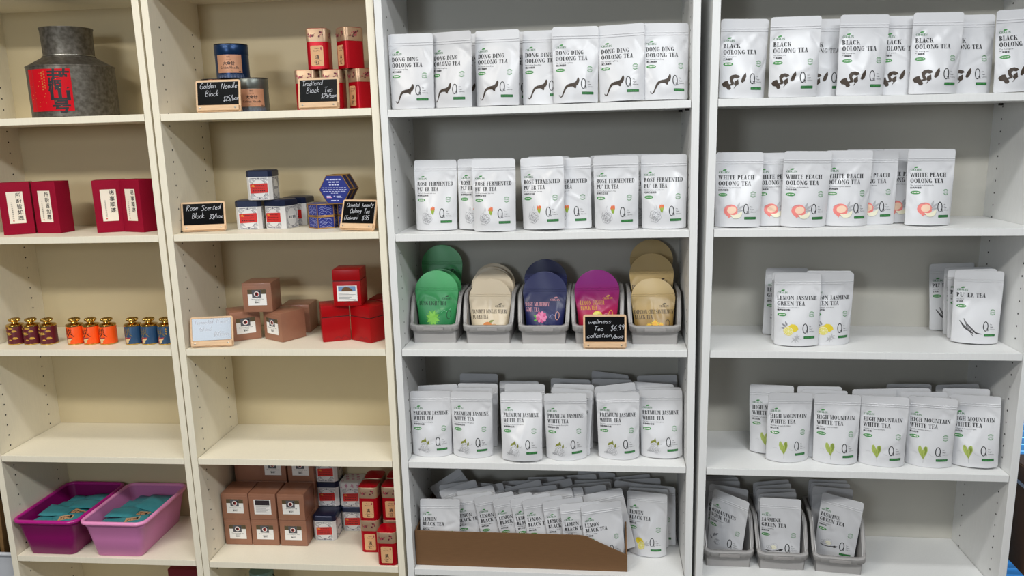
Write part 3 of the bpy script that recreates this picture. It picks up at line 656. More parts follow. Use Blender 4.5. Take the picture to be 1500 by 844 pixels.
POUCHES = [  # kind, bookcase, shelf, x, y, lift, yaw in degrees, lean, roll, shape, printed side in view, label, group
 ('dongding', 'C', 0, 0.0795, 0.0313, 0.0008, 1.4, 0.025, 0.005, 'F1', 1, 'white dong ding oolong pouch, first from the left in its row', 'dong ding oolong pouches'),
 ('dongding', 'C', 0, 0.183, 0.0346, 0.0008, -18.6, 0.002, 0.011, 'F4', 1, 'white dong ding oolong pouch, second from the left in its row', 'dong ding oolong pouches'),
 ('dongding', 'C', 0, 0.299, 0.0338, 0.0013, -6.9, 0.057, 0.005, 'F2', 1, 'white dong ding oolong pouch, third from the left in its row', 'dong ding oolong pouches'),
 ('dongding', 'C', 0, 0.4181, 0.0526, 0.0013, -2.4, 0.07, 0.011, 'S1', 1, 'white dong ding oolong pouch, fourth from the left in its row', 'dong ding oolong pouches'),
 ('dongding', 'C', 0, 0.4977, 0.0327, 0.0014, 4.5, 0.057, 0.009, 'F3', 1, 'white dong ding oolong pouch, fifth from the left in its row', 'dong ding oolong pouches'),
 ('dongding', 'C', 0, 0.6132, 0.032, 0.0021, -7.1, 0.073, -0.018, 'F1', 1, 'white dong ding oolong pouch, sixth from the left in its row', 'dong ding oolong pouches'),
 ('dongding', 'C', 0, 0.7213, 0.0396, 0.0019, 9.6, 0.081, 0.012, 'F4', 1, 'white dong ding oolong pouch, seventh from the left in its row', 'dong ding oolong pouches'),
 ('dongding', 'C', 0, 0.2259, 0.094, 0.0015, -1.4, 0.042, 0.019, 'T1', 1, 'white dong ding oolong pouch standing behind the gap between the second and third', 'dong ding oolong pouches'),
 ('dongding', 'C', 0, 0.3408, 0.0974, 0.0021, -3.5, 0.05, 0.029, 'T2', 1, 'white dong ding oolong pouch standing behind the gap between the third and fourth', 'dong ding oolong pouches'),
 ('rose', 'C', 1, 0.1168, 0.0793, 0.0013, 0.7, 0.053, 0.007, 'F4', 1, 'white rose fermented tea pouch, first from the left in its row', 'rose fermented tea pouches'),
 ('rose', 'C', 1, 0.2342, 0.0777, 0.0015, -2.3, 0.065, 0.008, 'F2', 1, 'white rose fermented tea pouch, second from the left in its row', 'rose fermented tea pouches'),
 ('rose', 'C', 1, 0.2807, 0.0394, 0.0012, -2.8, 0.059, -0.004, 'F0', 1, 'white rose fermented tea pouch, third from the left in its row', 'rose fermented tea pouches'),
 ('rose', 'C', 1, 0.4095, 0.0503, 0.0026, -9.1, 0.063, -0.029, 'F3', 1, 'white rose fermented tea pouch, fourth from the left in its row', 'rose fermented tea pouches'),
 ('rose', 'C', 1, 0.4783, 0.0669, 0.0013, -5.3, 0.026, -0.017, 'S2', 1, 'white rose fermented tea pouch, fifth from the left in its row', 'rose fermented tea pouches'),
 ('rose', 'C', 1, 0.5991, 0.0455, 0.0012, -7.6, -0.02, -0.009, 'F4', 1, 'white rose fermented tea pouch, sixth from the left in its row', 'rose fermented tea pouches'),
 ('rose', 'C', 1, 0.72, 0.0448, 0.0009, -2.1, 0.027, -0.006, 'F2', 1, 'white rose fermented tea pouch, seventh from the left in its row', 'rose fermented tea pouches'),
 ('rose', 'C', 1, 0.2683, 0.1085, 0.001, 5.4, 0.027, 0.011, 'T1', 1, 'white rose tea pouch half hidden behind the third front pouch of its shelf', 'rose fermented tea pouches'),
 ('rose', 'C', 1, 0.4171, 0.1153, 0.0014, 1.4, 0.044, 0.016, 'T2', 1, 'white rose tea pouch half hidden behind the fourth front pouch of its shelf', 'rose fermented tea pouches'),
 ('rose', 'C', 1, 0.5908, 0.1236, 0.0014, 11.4, 0.06, -0.013, 'T3', 1, 'white rose tea pouch half hidden behind the sixth front pouch of its shelf', 'rose fermented tea pouches'),
 ('rose', 'C', 1, 0.6828, 0.1191, 0.0011, -0.8, 0.047, 0.009, 'T0', 1, 'white rose tea pouch showing in the gap left of the rightmost rose pouch', 'rose fermented tea pouches'),
 ('premjas', 'C', 3, 0.0788, 0.0554, 0.0007, 5.2, 0.007, 0.008, 'F1', 1, 'white premium jasmine tea pouch, first from the left in the front row', 'premium jasmine white tea pouches'),
 ('premjas', 'C', 3, 0.1951, 0.0532, 0.0006, -0.4, 0.011, 0.004, 'F4', 1, 'white premium jasmine tea pouch, second from the left in the front row', 'premium jasmine white tea pouches'),
 ('premjas', 'C', 3, 0.3375, 0.0242, 0.0029, -1.3, 0.158, -0.011, 'F2', 1, 'white premium jasmine tea pouch, third from the left in the front row', 'premium jasmine white tea pouches'),
 ('premjas', 'C', 3, 0.4592, 0.0472, 0.001, 2.1, -0.018, -0.006, 'F0', 1, 'white premium jasmine tea pouch, fourth from the left in the front row', 'premium jasmine white tea pouches'),
 ('premjas', 'C', 3, 0.6033, 0.0581, 0.0013, 0.4, -0.015, -0.015, 'F3', 1, 'white premium jasmine tea pouch, fifth from the left in the front row', 'premium jasmine white tea pouches'),
 ('premjas', 'C', 3, 0.7211, 0.0672, 0.0023, -2.7, 0.062, -0.024, 'F1', 1, 'white premium jasmine tea pouch, sixth from the left in the front row', 'premium jasmine white tea pouches'),
 ('premjas', 'C', 3, 0.0953, 0.0994, 0.0018, 5.6, 0.052, -0.023, 'T1', 0, 'white pouch standing behind the front row of premium jasmine pouches', 'premium jasmine white tea pouches at the back of the shelf'),
 ('premjas', 'C', 3, 0.1919, 0.0769, 0.0015, 3.1, 0.046, 0.018, 'T2', 1, 'white pouch standing behind the front row of premium jasmine pouches', 'premium jasmine white tea pouches at the back of the shelf'),
 ('premjas', 'C', 3, 0.1916, 0.2064, 0.001, -0.5, 0.068, 0.005, 'T3', 0, 'white pouch standing behind the front row of premium jasmine pouches', 'premium jasmine white tea pouches at the back of the shelf'),
 ('premjas', 'C', 3, 0.1998, 0.1135, 0.002, 4.0, 0.049, 0.026, 'T0', 0, 'white pouch standing behind the front row of premium jasmine pouches', 'premium jasmine white tea pouches at the back of the shelf'),
 ('premjas', 'C', 3, 0.3237, 0.1374, 0.002, -4.1, 0.06, -0.024, 'T1', 0, 'white pouch standing behind the front row of premium jasmine pouches', 'premium jasmine white tea pouches at the back of the shelf'),
 ('premjas', 'C', 3, 0.3375, 0.1142, 0.0012, 0.3, 0.054, 0.01, 'T2', 0, 'white pouch standing behind the front row of premium jasmine pouches', 'premium jasmine white tea pouches at the back of the shelf'),
 ('premjas', 'C', 3, 0.4665, 0.0714, 0.0029, -6.7, 0.047, 0.045, 'T3', 1, 'white pouch standing behind the front row of premium jasmine pouches', 'premium jasmine white tea pouches at the back of the shelf'),
 ('premjas', 'C', 3, 0.4746, 0.1139, 0.0015, -1.1, 0.053, 0.017, 'T0', 0, 'white pouch standing behind the front row of premium jasmine pouches', 'premium jasmine white tea pouches at the back of the shelf'),
 ('premjas', 'C', 3, 0.4635, 0.1597, 0.0017, -4.1, 0.062, 0.019, 'T1', 0, 'white pouch standing behind the front row of premium jasmine pouches', 'premium jasmine white tea pouches at the back of the shelf'),
 ('premjas', 'C', 3, 0.5748, 0.2206, 0.0014, -19.9, 0.073, 0.012, 'T2', 0, 'white pouch standing behind the front row of premium jasmine pouches', 'premium jasmine white tea pouches at the back of the shelf'),
 ('premjas', 'C', 3, 0.5827, 0.1602, 0.0014, -2.0, 0.061, 0.014, 'T3', 0, 'white pouch standing behind the front row of premium jasmine pouches', 'premium jasmine white tea pouches at the back of the shelf'),
 ('premjas', 'C', 3, 0.608, 0.1096, 0.0044, 10.6, 0.055, -0.073, 'T0', 0, 'white pouch standing behind the front row of premium jasmine pouches', 'premium jasmine white tea pouches at the back of the shelf'),
 ('premjas', 'C', 3, 0.721, 0.1982, 0.0021, 1.9, 0.066, -0.025, 'T1', 0, 'white pouch standing behind the front row of premium jasmine pouches', 'premium jasmine white tea pouches at the back of the shelf'),
 ('premjas', 'C', 3, 0.6933, 0.1277, 0.0025, -5.1, 0.054, 0.035, 'T2', 0, 'white pouch standing behind the front row of premium jasmine pouches', 'premium jasmine white tea pouches at the back of the shelf'),
 ('premjas', 'C', 3, 0.7194, 0.0924, 0.0008, 1.7, 0.051, -0.004, 'T3', 0, 'white pouch standing behind the front row of premium jasmine pouches', 'premium jasmine white tea pouches at the back of the shelf'),
 ('lemon', 'C', 4, 0.0865, 0.0467, 0.0068, 5.4, 0.028, 0.038, 'V1', 1, "white lemon black tea pouch, first from the left in the cardboard tray's front row", 'lemon black tea pouches'),
 ('lemon', 'C', 4, 0.201, 0.0884, 0.0106, 9.3, -0.02, -0.112, 'V2', 1, "white lemon black tea pouch, second from the left in the cardboard tray's front row", 'lemon black tea pouches'),
 ('lemon', 'C', 4, 0.2689, 0.0877, 0.0119, 8.3, -0.02, -0.137, 'V0', 1, "white lemon black tea pouch, third from the left in the cardboard tray's front row", 'lemon black tea pouches'),
 ('lemon', 'C', 4, 0.3295, 0.0814, 0.0137, 8.2, -0.02, -0.171, 'V1', 1, "white lemon black tea pouch, fourth from the left in the cardboard tray's front row", 'lemon black tea pouches'),
 ('lemon', 'C', 4, 0.3783, 0.072, 0.0129, 7.2, 0.052, -0.154, 'V2', 1, "white lemon black tea pouch, fifth from the left in the cardboard tray's front row", 'lemon black tea pouches'),
 ('lemon', 'C', 4, 0.4089, 0.0643, 0.0114, 5.7, 0.036, -0.126, 'V0', 1, "white lemon black tea pouch, sixth from the left in the cardboard tray's front row", 'lemon black tea pouches'),
 ('lemon', 'C', 4, 0.4673, 0.0578, 0.0115, 5.7, 0.035, -0.128, 'V1', 1, "white lemon black tea pouch, seventh from the left in the cardboard tray's front row", 'lemon black tea pouches'),
 ('lemon', 'C', 4, 0.5109, 0.0504, 0.0097, 5.7, -0.02, -0.094, 'V2', 1, "white lemon black tea pouch, eighth from the left in the cardboard tray's front row", 'lemon black tea pouches'),
 ('lemon', 'C', 4, 0.566, 0.0456, 0.0085, 12.6, 0.026, -0.07, 'V0', 1, "white lemon black tea pouch, ninth from the left in the cardboard tray's front row", 'lemon black tea pouches'),
 ('lemon', 'C', 4, 0.18, 0.1924, 0.0342, -0.5, 0.06, -0.598, 'V1', 0, 'white pouch packed behind the front row in the brown cardboard tray', 'lemon black tea pouches at the back of the tray'),
 ('lemon', 'C', 4, 0.1561, 0.1437, 0.0135, 0.4, 0.049, -0.165, 'V2', 0, 'white pouch packed behind the front row in the brown cardboard tray', 'lemon black tea pouches at the back of the tray'),
 ('lemon', 'C', 4, 0.1838, 0.1301, 0.0204, 5.7, 0.05, -0.303, 'V0', 0, 'white pouch packed behind the front row in the brown cardboard tray', 'lemon black tea pouches at the back of the tray'),
 ('lemon', 'C', 4, 0.2418, 0.1269, 0.014, 8.6, 0.044, -0.176, 'V1', 0, 'white pouch packed behind the front row in the brown cardboard tray', 'lemon black tea pouches at the back of the tray'),
 ('lemon', 'C', 4, 0.2344, 0.1508, 0.0054, -10.1, 0.05, 0.008, 'V2', 0, 'white pouch packed behind the front row in the brown cardboard tray', 'lemon black tea pouches at the back of the tray'),
 ('lemon', 'C', 4, 0.3196, 0.1748, 0.0072, 4.3, 0.054, -0.043, 'V0', 0, 'white pouch packed behind the front row in the brown cardboard tray', 'lemon black tea pouches at the back of the tray'),
 ('lemon', 'C', 4, 0.3643, 0.146, 0.0175, 7.3, 0.049, -0.244, 'V1', 0, 'white pouch packed behind the front row in the brown cardboard tray', 'lemon black tea pouches at the back of the tray'),
 ('lemon', 'C', 4, 0.3913, 0.1312, 0.0118, 1.6, 0.041, -0.134, 'V2', 0, 'white pouch packed behind the front row in the brown cardboard tray', 'lemon black tea pouches at the back of the tray'),
 ('lemon', 'C', 4, 0.4012, 0.1974, 0.0093, -5.3, 0.06, -0.082, 'V0', 0, 'white pouch packed behind the front row in the brown cardboard tray', 'lemon black tea pouches at the back of the tray'),
 ('lemon', 'C', 4, 0.4426, 0.1649, 0.0142, 5.0, 0.054, -0.179, 'V1', 0, 'white pouch packed behind the front row in the brown cardboard tray', 'lemon black tea pouches at the back of the tray'),
 ('lemon', 'C', 4, 0.4444, 0.108, 0.014, 4.3, 0.041, -0.176, 'V2', 0, 'white pouch packed behind the front row in the brown cardboard tray', 'lemon black tea pouches at the back of the tray'),
 ('lemon', 'C', 4, 0.2274, 0.108, 0.0173, -5.2, 0.024, -0.244, 'V0', 0, 'white pouch packed behind the front row in the brown cardboard tray', 'lemon black tea pouches at the back of the tray'),
 ('lemon', 'C', 4, 0.4989, 0.2139, 0.0103, -3.4, 0.064, -0.102, 'V1', 0, 'white pouch packed behind the front row in the brown cardboard tray', 'lemon black tea pouches at the back of the tray'),
 ('lemon', 'C', 4, 0.5153, 0.2373, 0.0126, 6.9, 0.068, 0.145, 'V2', 0, 'white pouch packed behind the front row in the brown cardboard tray', 'lemon black tea pouches at the back of the tray'),
 ('lemon', 'C', 4, 0.5343, 0.191, 0.0066, 0.8, 0.058, -0.032, 'V0', 0, 'white pouch packed behind the front row in the brown cardboard tray', 'lemon black tea pouches at the back of the tray'),
 ('lemon', 'C', 4, 0.5419, 0.1647, 0.01, 2.1, 0.053, -0.098, 'V1', 0, 'white pouch packed behind the front row in the brown cardboard tray', 'lemon black tea pouches at the back of the tray'),
 ('lemon', 'C', 4, 0.5566, 0.1405, 0.0051, 0.1, 0.045, -0.004, 'V2', 0, 'white pouch packed behind the front row in the brown cardboard tray', 'lemon black tea pouches at the back of the tray'),
 ('lemon', 'C', 4, 0.5489, 0.1286, 0.0163, -6.3, 0.036, -0.222, 'V0', 0, 'white pouch packed behind the front row in the brown cardboard tray', 'lemon black tea pouches at the back of the tray'),
 ('lemon', 'C', 4, 0.5958, 0.108, 0.0161, 2.1, 0.037, -0.218, 'V1', 0, 'white pouch packed behind the front row in the brown cardboard tray', 'lemon black tea pouches at the back of the tray'),
 ('lemon', 'C', 4, 0.4688, 0.123, 0.0122, -3.9, 0.027, -0.143, 'V2', 0, 'white pouch packed behind the front row in the brown cardboard tray', 'lemon black tea pouches at the back of the tray'),
 ('lemon', 'C', 4, 0.6844, 0.1235, 0.0013, -11.9, 0.047, -0.008, 'F2', 1, 'white lemon black tea pouch standing alone right of the brown cardboard tray', 'lemon black tea pouches'),
 ('lemon', 'C', 4, 0.6941, 0.1621, 0.0016, -6.3, 0.014, -0.025, 'S2', 1, 'white lemon pouch directly behind the one standing right of the cardboard tray', 'lemon black tea pouches'),
 ('lemon', 'C', 4, 0.6544, 0.2314, 0.0029, 10.8, 0.08, -0.043, 'V1', 0, 'white pouch behind those standing to the right of the cardboard tray', 'lemon black tea pouches at the back of the stack beside the tray'),
 ('lemon', 'C', 4, 0.6809, 0.2112, 0.003, 3.5, 0.074, -0.046, 'V2', 0, 'white pouch behind those standing to the right of the cardboard tray', 'lemon black tea pouches at the back of the stack beside the tray'),
 ('lemon', 'C', 4, 0.6329, 0.1794, 0.0051, -6.5, 0.069, 0.087, 'V0', 0, 'white pouch behind those standing to the right of the cardboard tray', 'lemon black tea pouches at the back of the stack beside the tray'),
 ('lemon', 'C', 4, 0.7165, 0.1836, 0.0013, -13.6, -0.005, -0.021, 'V1', 1, 'white lemon pouch at the right end, leaning behind the pouches beside the tray', 'lemon black tea pouches at the back of the stack beside the tray'),
 ('blackool', 'D', 0, 0.0812, 0.0437, 0.0009, 6.5, 0.001, 0.014, 'F3', 1, 'white black oolong pouch, first from the left in its row', 'black oolong pouches'),
 ('blackool', 'D', 0, 0.1992, 0.0272, 0.0006, -4.2, -0.009, 0.003, 'F1', 1, 'white black oolong pouch, second from the left in its row', 'black oolong pouches'),
 ('blackool', 'D', 0, 0.2841, 0.0702, 0.001, 2.9, -0.006, 0.013, 'S0', 1, 'white black oolong pouch, third from the left in its row', 'black oolong pouches'),
 ('blackool', 'D', 0, 0.3583, 0.0368, 0.0012, 4.9, -0.02, 0.009, 'F2', 1, 'white black oolong pouch, fourth from the left in its row', 'black oolong pouches'),
 ('blackool', 'D', 0, 0.4596, 0.0548, 0.0011, -0.3, -0.002, 0.017, 'S2', 1, 'white black oolong pouch, fifth from the left in its row', 'black oolong pouches'),
 ('blackool', 'D', 0, 0.5249, 0.031, 0.0009, 3.0, 0.012, 0.01, 'F3', 1, 'white black oolong pouch, sixth from the left in its row', 'black oolong pouches'),
 ('blackool', 'D', 0, 0.6134, 0.0608, 0.0008, 3.0, 0.045, 0.004, 'S1', 1, 'white black oolong pouch, seventh from the left in its row', 'black oolong pouches'),
 ('blackool', 'D', 0, 0.7168, 0.0323, 0.0026, 5.6, -0.007, -0.043, 'F4', 1, 'white black oolong pouch, eighth from the left in its row', 'black oolong pouches'),
 ('peach', 'D', 1, 0.0845, 0.0501, 0.0012, -5.4, 0.059, 0.004, 'F4', 1, 'white peach oolong pouch, first from the left in its row', 'peach oolong pouches'),
 ('peach', 'D', 1, 0.1876, 0.0702, 0.001, 2.2, 0.069, -0.006, 'S2', 1, 'white peach oolong pouch, second from the left in its row', 'peach oolong pouches'),
 ('peach', 'D', 1, 0.2466, 0.0516, 0.0016, 1.4, -0.02, 0.017, 'F0', 1, 'white peach oolong pouch, third from the left in its row', 'peach oolong pouches'),
 ('peach', 'D', 1, 0.3521, 0.0689, 0.0011, 3.3, -0.01, 0.013, 'F3', 1, 'white peach oolong pouch, fourth from the left in its row', 'peach oolong pouches'),
 ('peach', 'D', 1, 0.4271, 0.0924, 0.0005, 4.2, 0.013, -0.003, 'S2', 1, 'white peach oolong pouch, fifth from the left in its row', 'peach oolong pouches'),
 ('peach', 'D', 1, 0.5513, 0.0636, 0.0015, 4.5, 0.049, 0.013, 'F4', 1, 'white peach oolong pouch, sixth from the left in its row', 'peach oolong pouches'),
 ('peach', 'D', 1, 0.5093, 0.1187, 0.0012, 7.4, 0.056, 0.01, 'T1', 1, 'white peach oolong pouch in the gap left of the rightmost peach pouch, set back', 'peach oolong pouches'),
 ('peach', 'D', 1, 0.4182, 0.1197, 0.0012, 10.2, 0.056, 0.01, 'T2', 0, 'white peach oolong pouch hidden behind the fourth peach pouch', 'peach oolong pouches'),
 ('lemjas', 'D', 2, 0.2488, 0.0625, 0.0018, -4.1, 0.066, -0.014, 'F0', 1, 'white lemon jasmine green tea pouch in front, overlapping its twin', 'lemon jasmine green tea pouches'),
 ('lemjas', 'D', 2, 0.3358, 0.0839, 0.0003, 7.7, 0.003, 0.001, 'F3', 1, 'white lemon jasmine green tea pouch standing right of the front one', 'lemon jasmine green tea pouches'),
 ('lemjas', 'D', 2, 0.2507, 0.0974, 0.0015, -5.9, 0.037, -0.019, 'S0', 1, 'white pouch directly behind the front lemon jasmine pouch', 'lemon jasmine green tea pouches'),
 ('lemjas', 'D', 2, 0.2404, 0.1766, 0.0013, 5.8, -0.005, 0.021, 'S1', 1, 'white lemon jasmine pouch farthest back, peeking out on the left of the pair', 'lemon jasmine green tea pouches'),
 ('lemjas', 'D', 2, 0.3438, 0.1244, 0.0011, -3.5, 0.057, -0.009, 'S2', 1, 'white pouch behind the right-hand lemon jasmine pouch', 'lemon jasmine green tea pouches'),
 ('puer', 'D', 2, 0.7073, 0.0988, 0.002, -7.3, 0.083, 0.012, 'F0', 1, "white pu'er tea pouch in front, at the right end of its shelf", "pu'er pouches"),
 ('puer', 'D', 2, 0.7199, 0.172, 0.0028, -12.6, 0.03, -0.043, 'S2', 1, "white pouch third in line behind the front pu'er pouch", "pu'er pouches"),
 ('puer', 'D', 2, 0.716, 0.138, 0.0033, -10.3, 0.04, -0.051, 'S0', 1, "white pouch directly behind the front pu'er tea pouch", "pu'er pouches"),
 ('puer', 'D', 2, 0.7058, 0.2307, 0.003, -2.4, 0.068, -0.043, 'S1', 1, "white pu'er pouch set far back, showing left of the front pu'er pouch", "pu'er pouches"),
 ('mountain', 'D', 3, 0.2095, 0.1136, 0.0029, -9.4, 0.119, -0.022, 'F2', 1, 'white high mountain tea pouch set back at the left, half hidden', 'high mountain white tea pouches'),
 ('mountain', 'D', 3, 0.242, 0.0704, 0.001, 3.2, 0.008, 0.013, 'F0', 1, 'white high mountain tea pouch, first from the left in the front row', 'high mountain white tea pouches'),
 ('mountain', 'D', 3, 0.3663, 0.0641, 0.001, -5.5, 0.014, -0.012, 'F3', 1, 'white high mountain tea pouch, second from the left in the front row', 'high mountain white tea pouches'),
 ('mountain', 'D', 3, 0.483, 0.0556, 0.0007, -8.6, 0.005, -0.008, 'F1', 1, 'white high mountain tea pouch, third from the left in the front row', 'high mountain white tea pouches'),
 ('mountain', 'D', 3, 0.6021, 0.0581, 0.0013, -13.0, -0.03, -0.006, 'F4', 1, 'white high mountain tea pouch, fourth from the left in the front row', 'high mountain white tea pouches'),
 ('mountain', 'D', 3, 0.7163, 0.0555, 0.0033, -15.5, 0.065, -0.043, 'F2', 1, 'white high mountain tea pouch, fifth from the left in the front row', 'high mountain white tea pouches'),
 ('mountain', 'D', 3, 0.3391, 0.1179, 0.0024, -7.2, 0.054, -0.034, 'T1', 0, 'white pouch standing behind the front row of high mountain pouches', 'high mountain white tea pouches at the back of the shelf'),
 ('mountain', 'D', 3, 0.3422, 0.0904, 0.0015, -9.3, 0.049, -0.018, 'T2', 0, 'white pouch standing behind the front row of high mountain pouches', 'high mountain white tea pouches at the back of the shelf'),
 ('mountain', 'D', 3, 0.4774, 0.1048, 0.0018, 1.6, 0.054, -0.023, 'T3', 0, 'white pouch standing behind the front row of high mountain pouches', 'high mountain white tea pouches at the back of the shelf'),
 ('mountain', 'D', 3, 0.5836, 0.1509, 0.0019, -3.2, 0.061, -0.023, 'T0', 0, 'white pouch standing behind the front row of high mountain pouches', 'high mountain white tea pouches at the back of the shelf'),
 ('mountain', 'D', 3, 0.5665, 0.1175, 0.001, 1.2, 0.055, -0.007, 'T1', 0, 'white pouch standing behind the front row of high mountain pouches', 'high mountain white tea pouches at the back of the shelf'),
 ('mountain', 'D', 3, 0.5995, 0.0821, 0.0031, -5.8, 0.048, -0.049, 'T2', 0, 'white pouch standing behind the front row of high mountain pouches', 'high mountain white tea pouches at the back of the shelf'),
 ('mountain', 'D', 3, 0.7126, 0.1525, 0.0022, 3.0, 0.062, -0.029, 'T3', 0, 'white pouch standing behind the front row of high mountain pouches', 'high mountain white tea pouches at the back of the shelf'),
 ('mountain', 'D', 3, 0.7177, 0.1183, 0.0021, -7.5, 0.055, -0.028, 'T0', 0, 'white pouch standing behind the front row of high mountain pouches', 'high mountain white tea pouches at the back of the shelf'),
 ('osman', 'D', 4, 0.0925, 0.12, 0.0114, -35.5, 0.0, 0.1, 'B1', 1, 'white osmanthus tea pouch turned sideways at the front of the left grey bin', 'osmanthus white tea pouches'),
 ('osman', 'D', 4, 0.1005, 0.166, 0.0089, -12.6, 0.02, 0.05, 'B0', 1, 'white pouch with crumpled shiny right side behind the front osmanthus pouch', 'osmanthus white tea pouches'),
 ('osman', 'D', 4, 0.0965, 0.198, 0.0066, 4.6, 0.066, -0.001, 'C1', 0, 'white pouch at the back of the left bin of osmanthus tea', 'osmanthus white tea pouches at the back of the left bin'),
 ('osman', 'D', 4, 0.1005, 0.213, 0.0081, 7.5, 0.07, -0.03, 'C0', 0, 'white pouch at the back of the left bin of osmanthus tea', 'osmanthus white tea pouches at the back of the left bin'),
 ('osman', 'D', 4, 0.0965, 0.228, 0.0082, 9.3, 0.073, -0.03, 'C1', 0, 'white pouch at the back of the left bin of osmanthus tea', 'osmanthus white tea pouches at the back of the left bin'),
 ('jasgreen', 'D', 4, 0.2449, 0.0951, 0.0081, -8.3, 0.04, -0.03, 'B1', 1, 'white jasmine green tea pouch upright in the middle grey bin of three', 'jasmine green tea pouches'),
 ('jasgreen', 'D', 4, 0.2465, 0.1278, 0.0081, 8.1, 0.061, -0.03, 'C1', 0, 'white pouch at the back of the middle bin of jasmine tea', 'jasmine green tea pouches at the back of the middle bin'),
 ('jasgreen', 'D', 4, 0.2465, 0.1522, 0.0078, 0.7, 0.063, -0.025, 'C0', 0, 'white pouch at the back of the middle bin of jasmine tea', 'jasmine green tea pouches at the back of the middle bin'),
 ('jasgreen', 'D', 4, 0.2465, 0.177, 0.0082, 11.5, 0.073, -0.03, 'C1', 0, 'white pouch at the back of the middle bin of jasmine tea', 'jasmine green tea pouches at the back of the middle bin'),
 ('jasgreen', 'D', 4, 0.2465, 0.2023, 0.008, 11.5, 0.083, -0.025, 'C0', 0, 'white pouch at the back of the middle bin of jasmine tea', 'jasmine green tea pouches at the back of the middle bin'),
 ('jasgreen', 'D', 4, 0.3969, 0.122, 0.0109, -24.1, 0.0, 0.09, 'B1', 1, 'white jasmine green tea pouch slanting to the right in the rightmost grey bin', 'jasmine green tea pouches'),
 ('jasgreen', 'D', 4, 0.4019, 0.18, 0.0068, -8.4, 0.02, 0.009, 'C1', 0, 'white pouch at the back of the rightmost bin of jasmine tea', 'jasmine green tea pouches at the back of the right bin'),
 ('jasgreen', 'D', 4, 0.4058, 0.203, 0.0068, -2.4, 0.057, -0.005, 'C0', 0, 'white pouch at the back of the rightmost bin of jasmine tea', 'jasmine green tea pouches at the back of the right bin'),
 ('jasgreen', 'D', 4, 0.4054, 0.22, 0.0068, -1.6, 0.084, -0.003, 'C1', 0, 'white pouch at the back of the rightmost bin of jasmine tea', 'jasmine green tea pouches at the back of the right bin'),
]
SHAPES = {'F': FRONTV, 'T': THINV, 'S': SLIMV, 'V': FLATV, 'B': BINV, 'C': BINF}
for kind, u, k, x, y, dz, yaw, lean, roll, sh, pr, lab, grp in POUCHES:
    pouch(kind, SHAPES[sh[0]][int(sh[1])], pr, lab, on(u, k, x, y, dz, yaw, lean, roll), grp)
# ------------------------------------------------------------ things on the two cream bookcases
def rsq(w_, d_, r, n=6):
    """rounded rectangle loop (centred), counter-clockwise seen from above"""
    p = []
    for qx, qy, a0 in ((1, 1, 0), (-1, 1, 90), (-1, -1, 180), (1, -1, 270)):
        for i in range(n + 1):
            a = R(a0 + 90 * i / n); p.append((qx * (w_ / 2 - r) + r * math.cos(a), qy * (d_ / 2 - r) + r * math.sin(a)))
    return p
def lift(p, z): return [(x, y, z) for x, y in p]

# big tin canister
TIN = mat('mottled_zinc', '757068', .46, .8, var=.5, scale=90, col2='575249', bump=.05)
TIND = mat('dark_zinc_seam', '3c3936', .4, .9); REDL = mat('canister_red_paper', 'c60a1c', .5, spec=.15); GOLDP = mat('gold_print', 'cf9f4a', .45)
t = thing('tea_canister', 'large dark zinc tea canister with a red calligraphy label', 'canister', on('A', 0, .318, .125))
m = MB(); m.lathe([(.1085, 0), (.1105, .002), (.1112, .07), (.1112, .134), (.1127, .135), (.1127, .138), (.1112, .139), (.107, .1405), (.068, .163)], TIN, 64, True, False)
m.lathe([(.0685, .162), (.0685, .164), (.066, .166)], TIN, 64, False, True); m.build('canister_body', t, 30)
m = MB(); m.lathe([(.0645, .1662), (.0645, .168), (.066, .235), (.068, .2395), (.068, .2415), (.065, .242)], TIN, 64); m.build('canister_lid', t, 30)
m = MB(); m.tube([(.0665 * math.cos(a * math.pi / 24), .0665 * math.sin(a * math.pi / 24), .1672) for a in range(48)], .0011, SCREW, 6, True); m.build('lid_seam', t, 60)
P = Print(); rc = .1114
P.rect(-.118, .016, .010, .127, REDL, 0, 40)
P.text('藏', -.050, .072, .052, INK, 1, width=.054, bold=.022); P.text('山', -.046, .047, .034, INK, 1, width=.050, bold=.04); P.text('号', -.044, .015, .036, INK, 1, width=.046, bold=.04)
P.polys([[(-.048, .1215), (.008, .1205), (.008, .1155), (-.048, .1165)], [(-.034, .127), (-.027, .127), (-.030, .112), (-.035, .112)], [(-.008, .127), (-.001, .127), (-.004, .112), (-.009, .112)]], INK, 1)
for k in range(14): P.text('山藏茶香清雅人和天地自然之味'[k], -.060 - .007 * (k % 2), .118 - .0036 * k, .0048, GOLDP, 1)
rg = random.Random(4)
for k in range(26): P.ell(rg.uniform(-.11, -.01), rg.uniform(.02, .12), rg.uniform(.0005, .0012), rg.uniform(.0005, .0011), GOLDP, 1, 8)
P.rect(-.0985, .016, -.0960, .127, mat('dark_red_paper', 'a80f1d', .55), 1, 1)
P.build('paper_label', cyl(rc, 0, R(27)), t, .006)

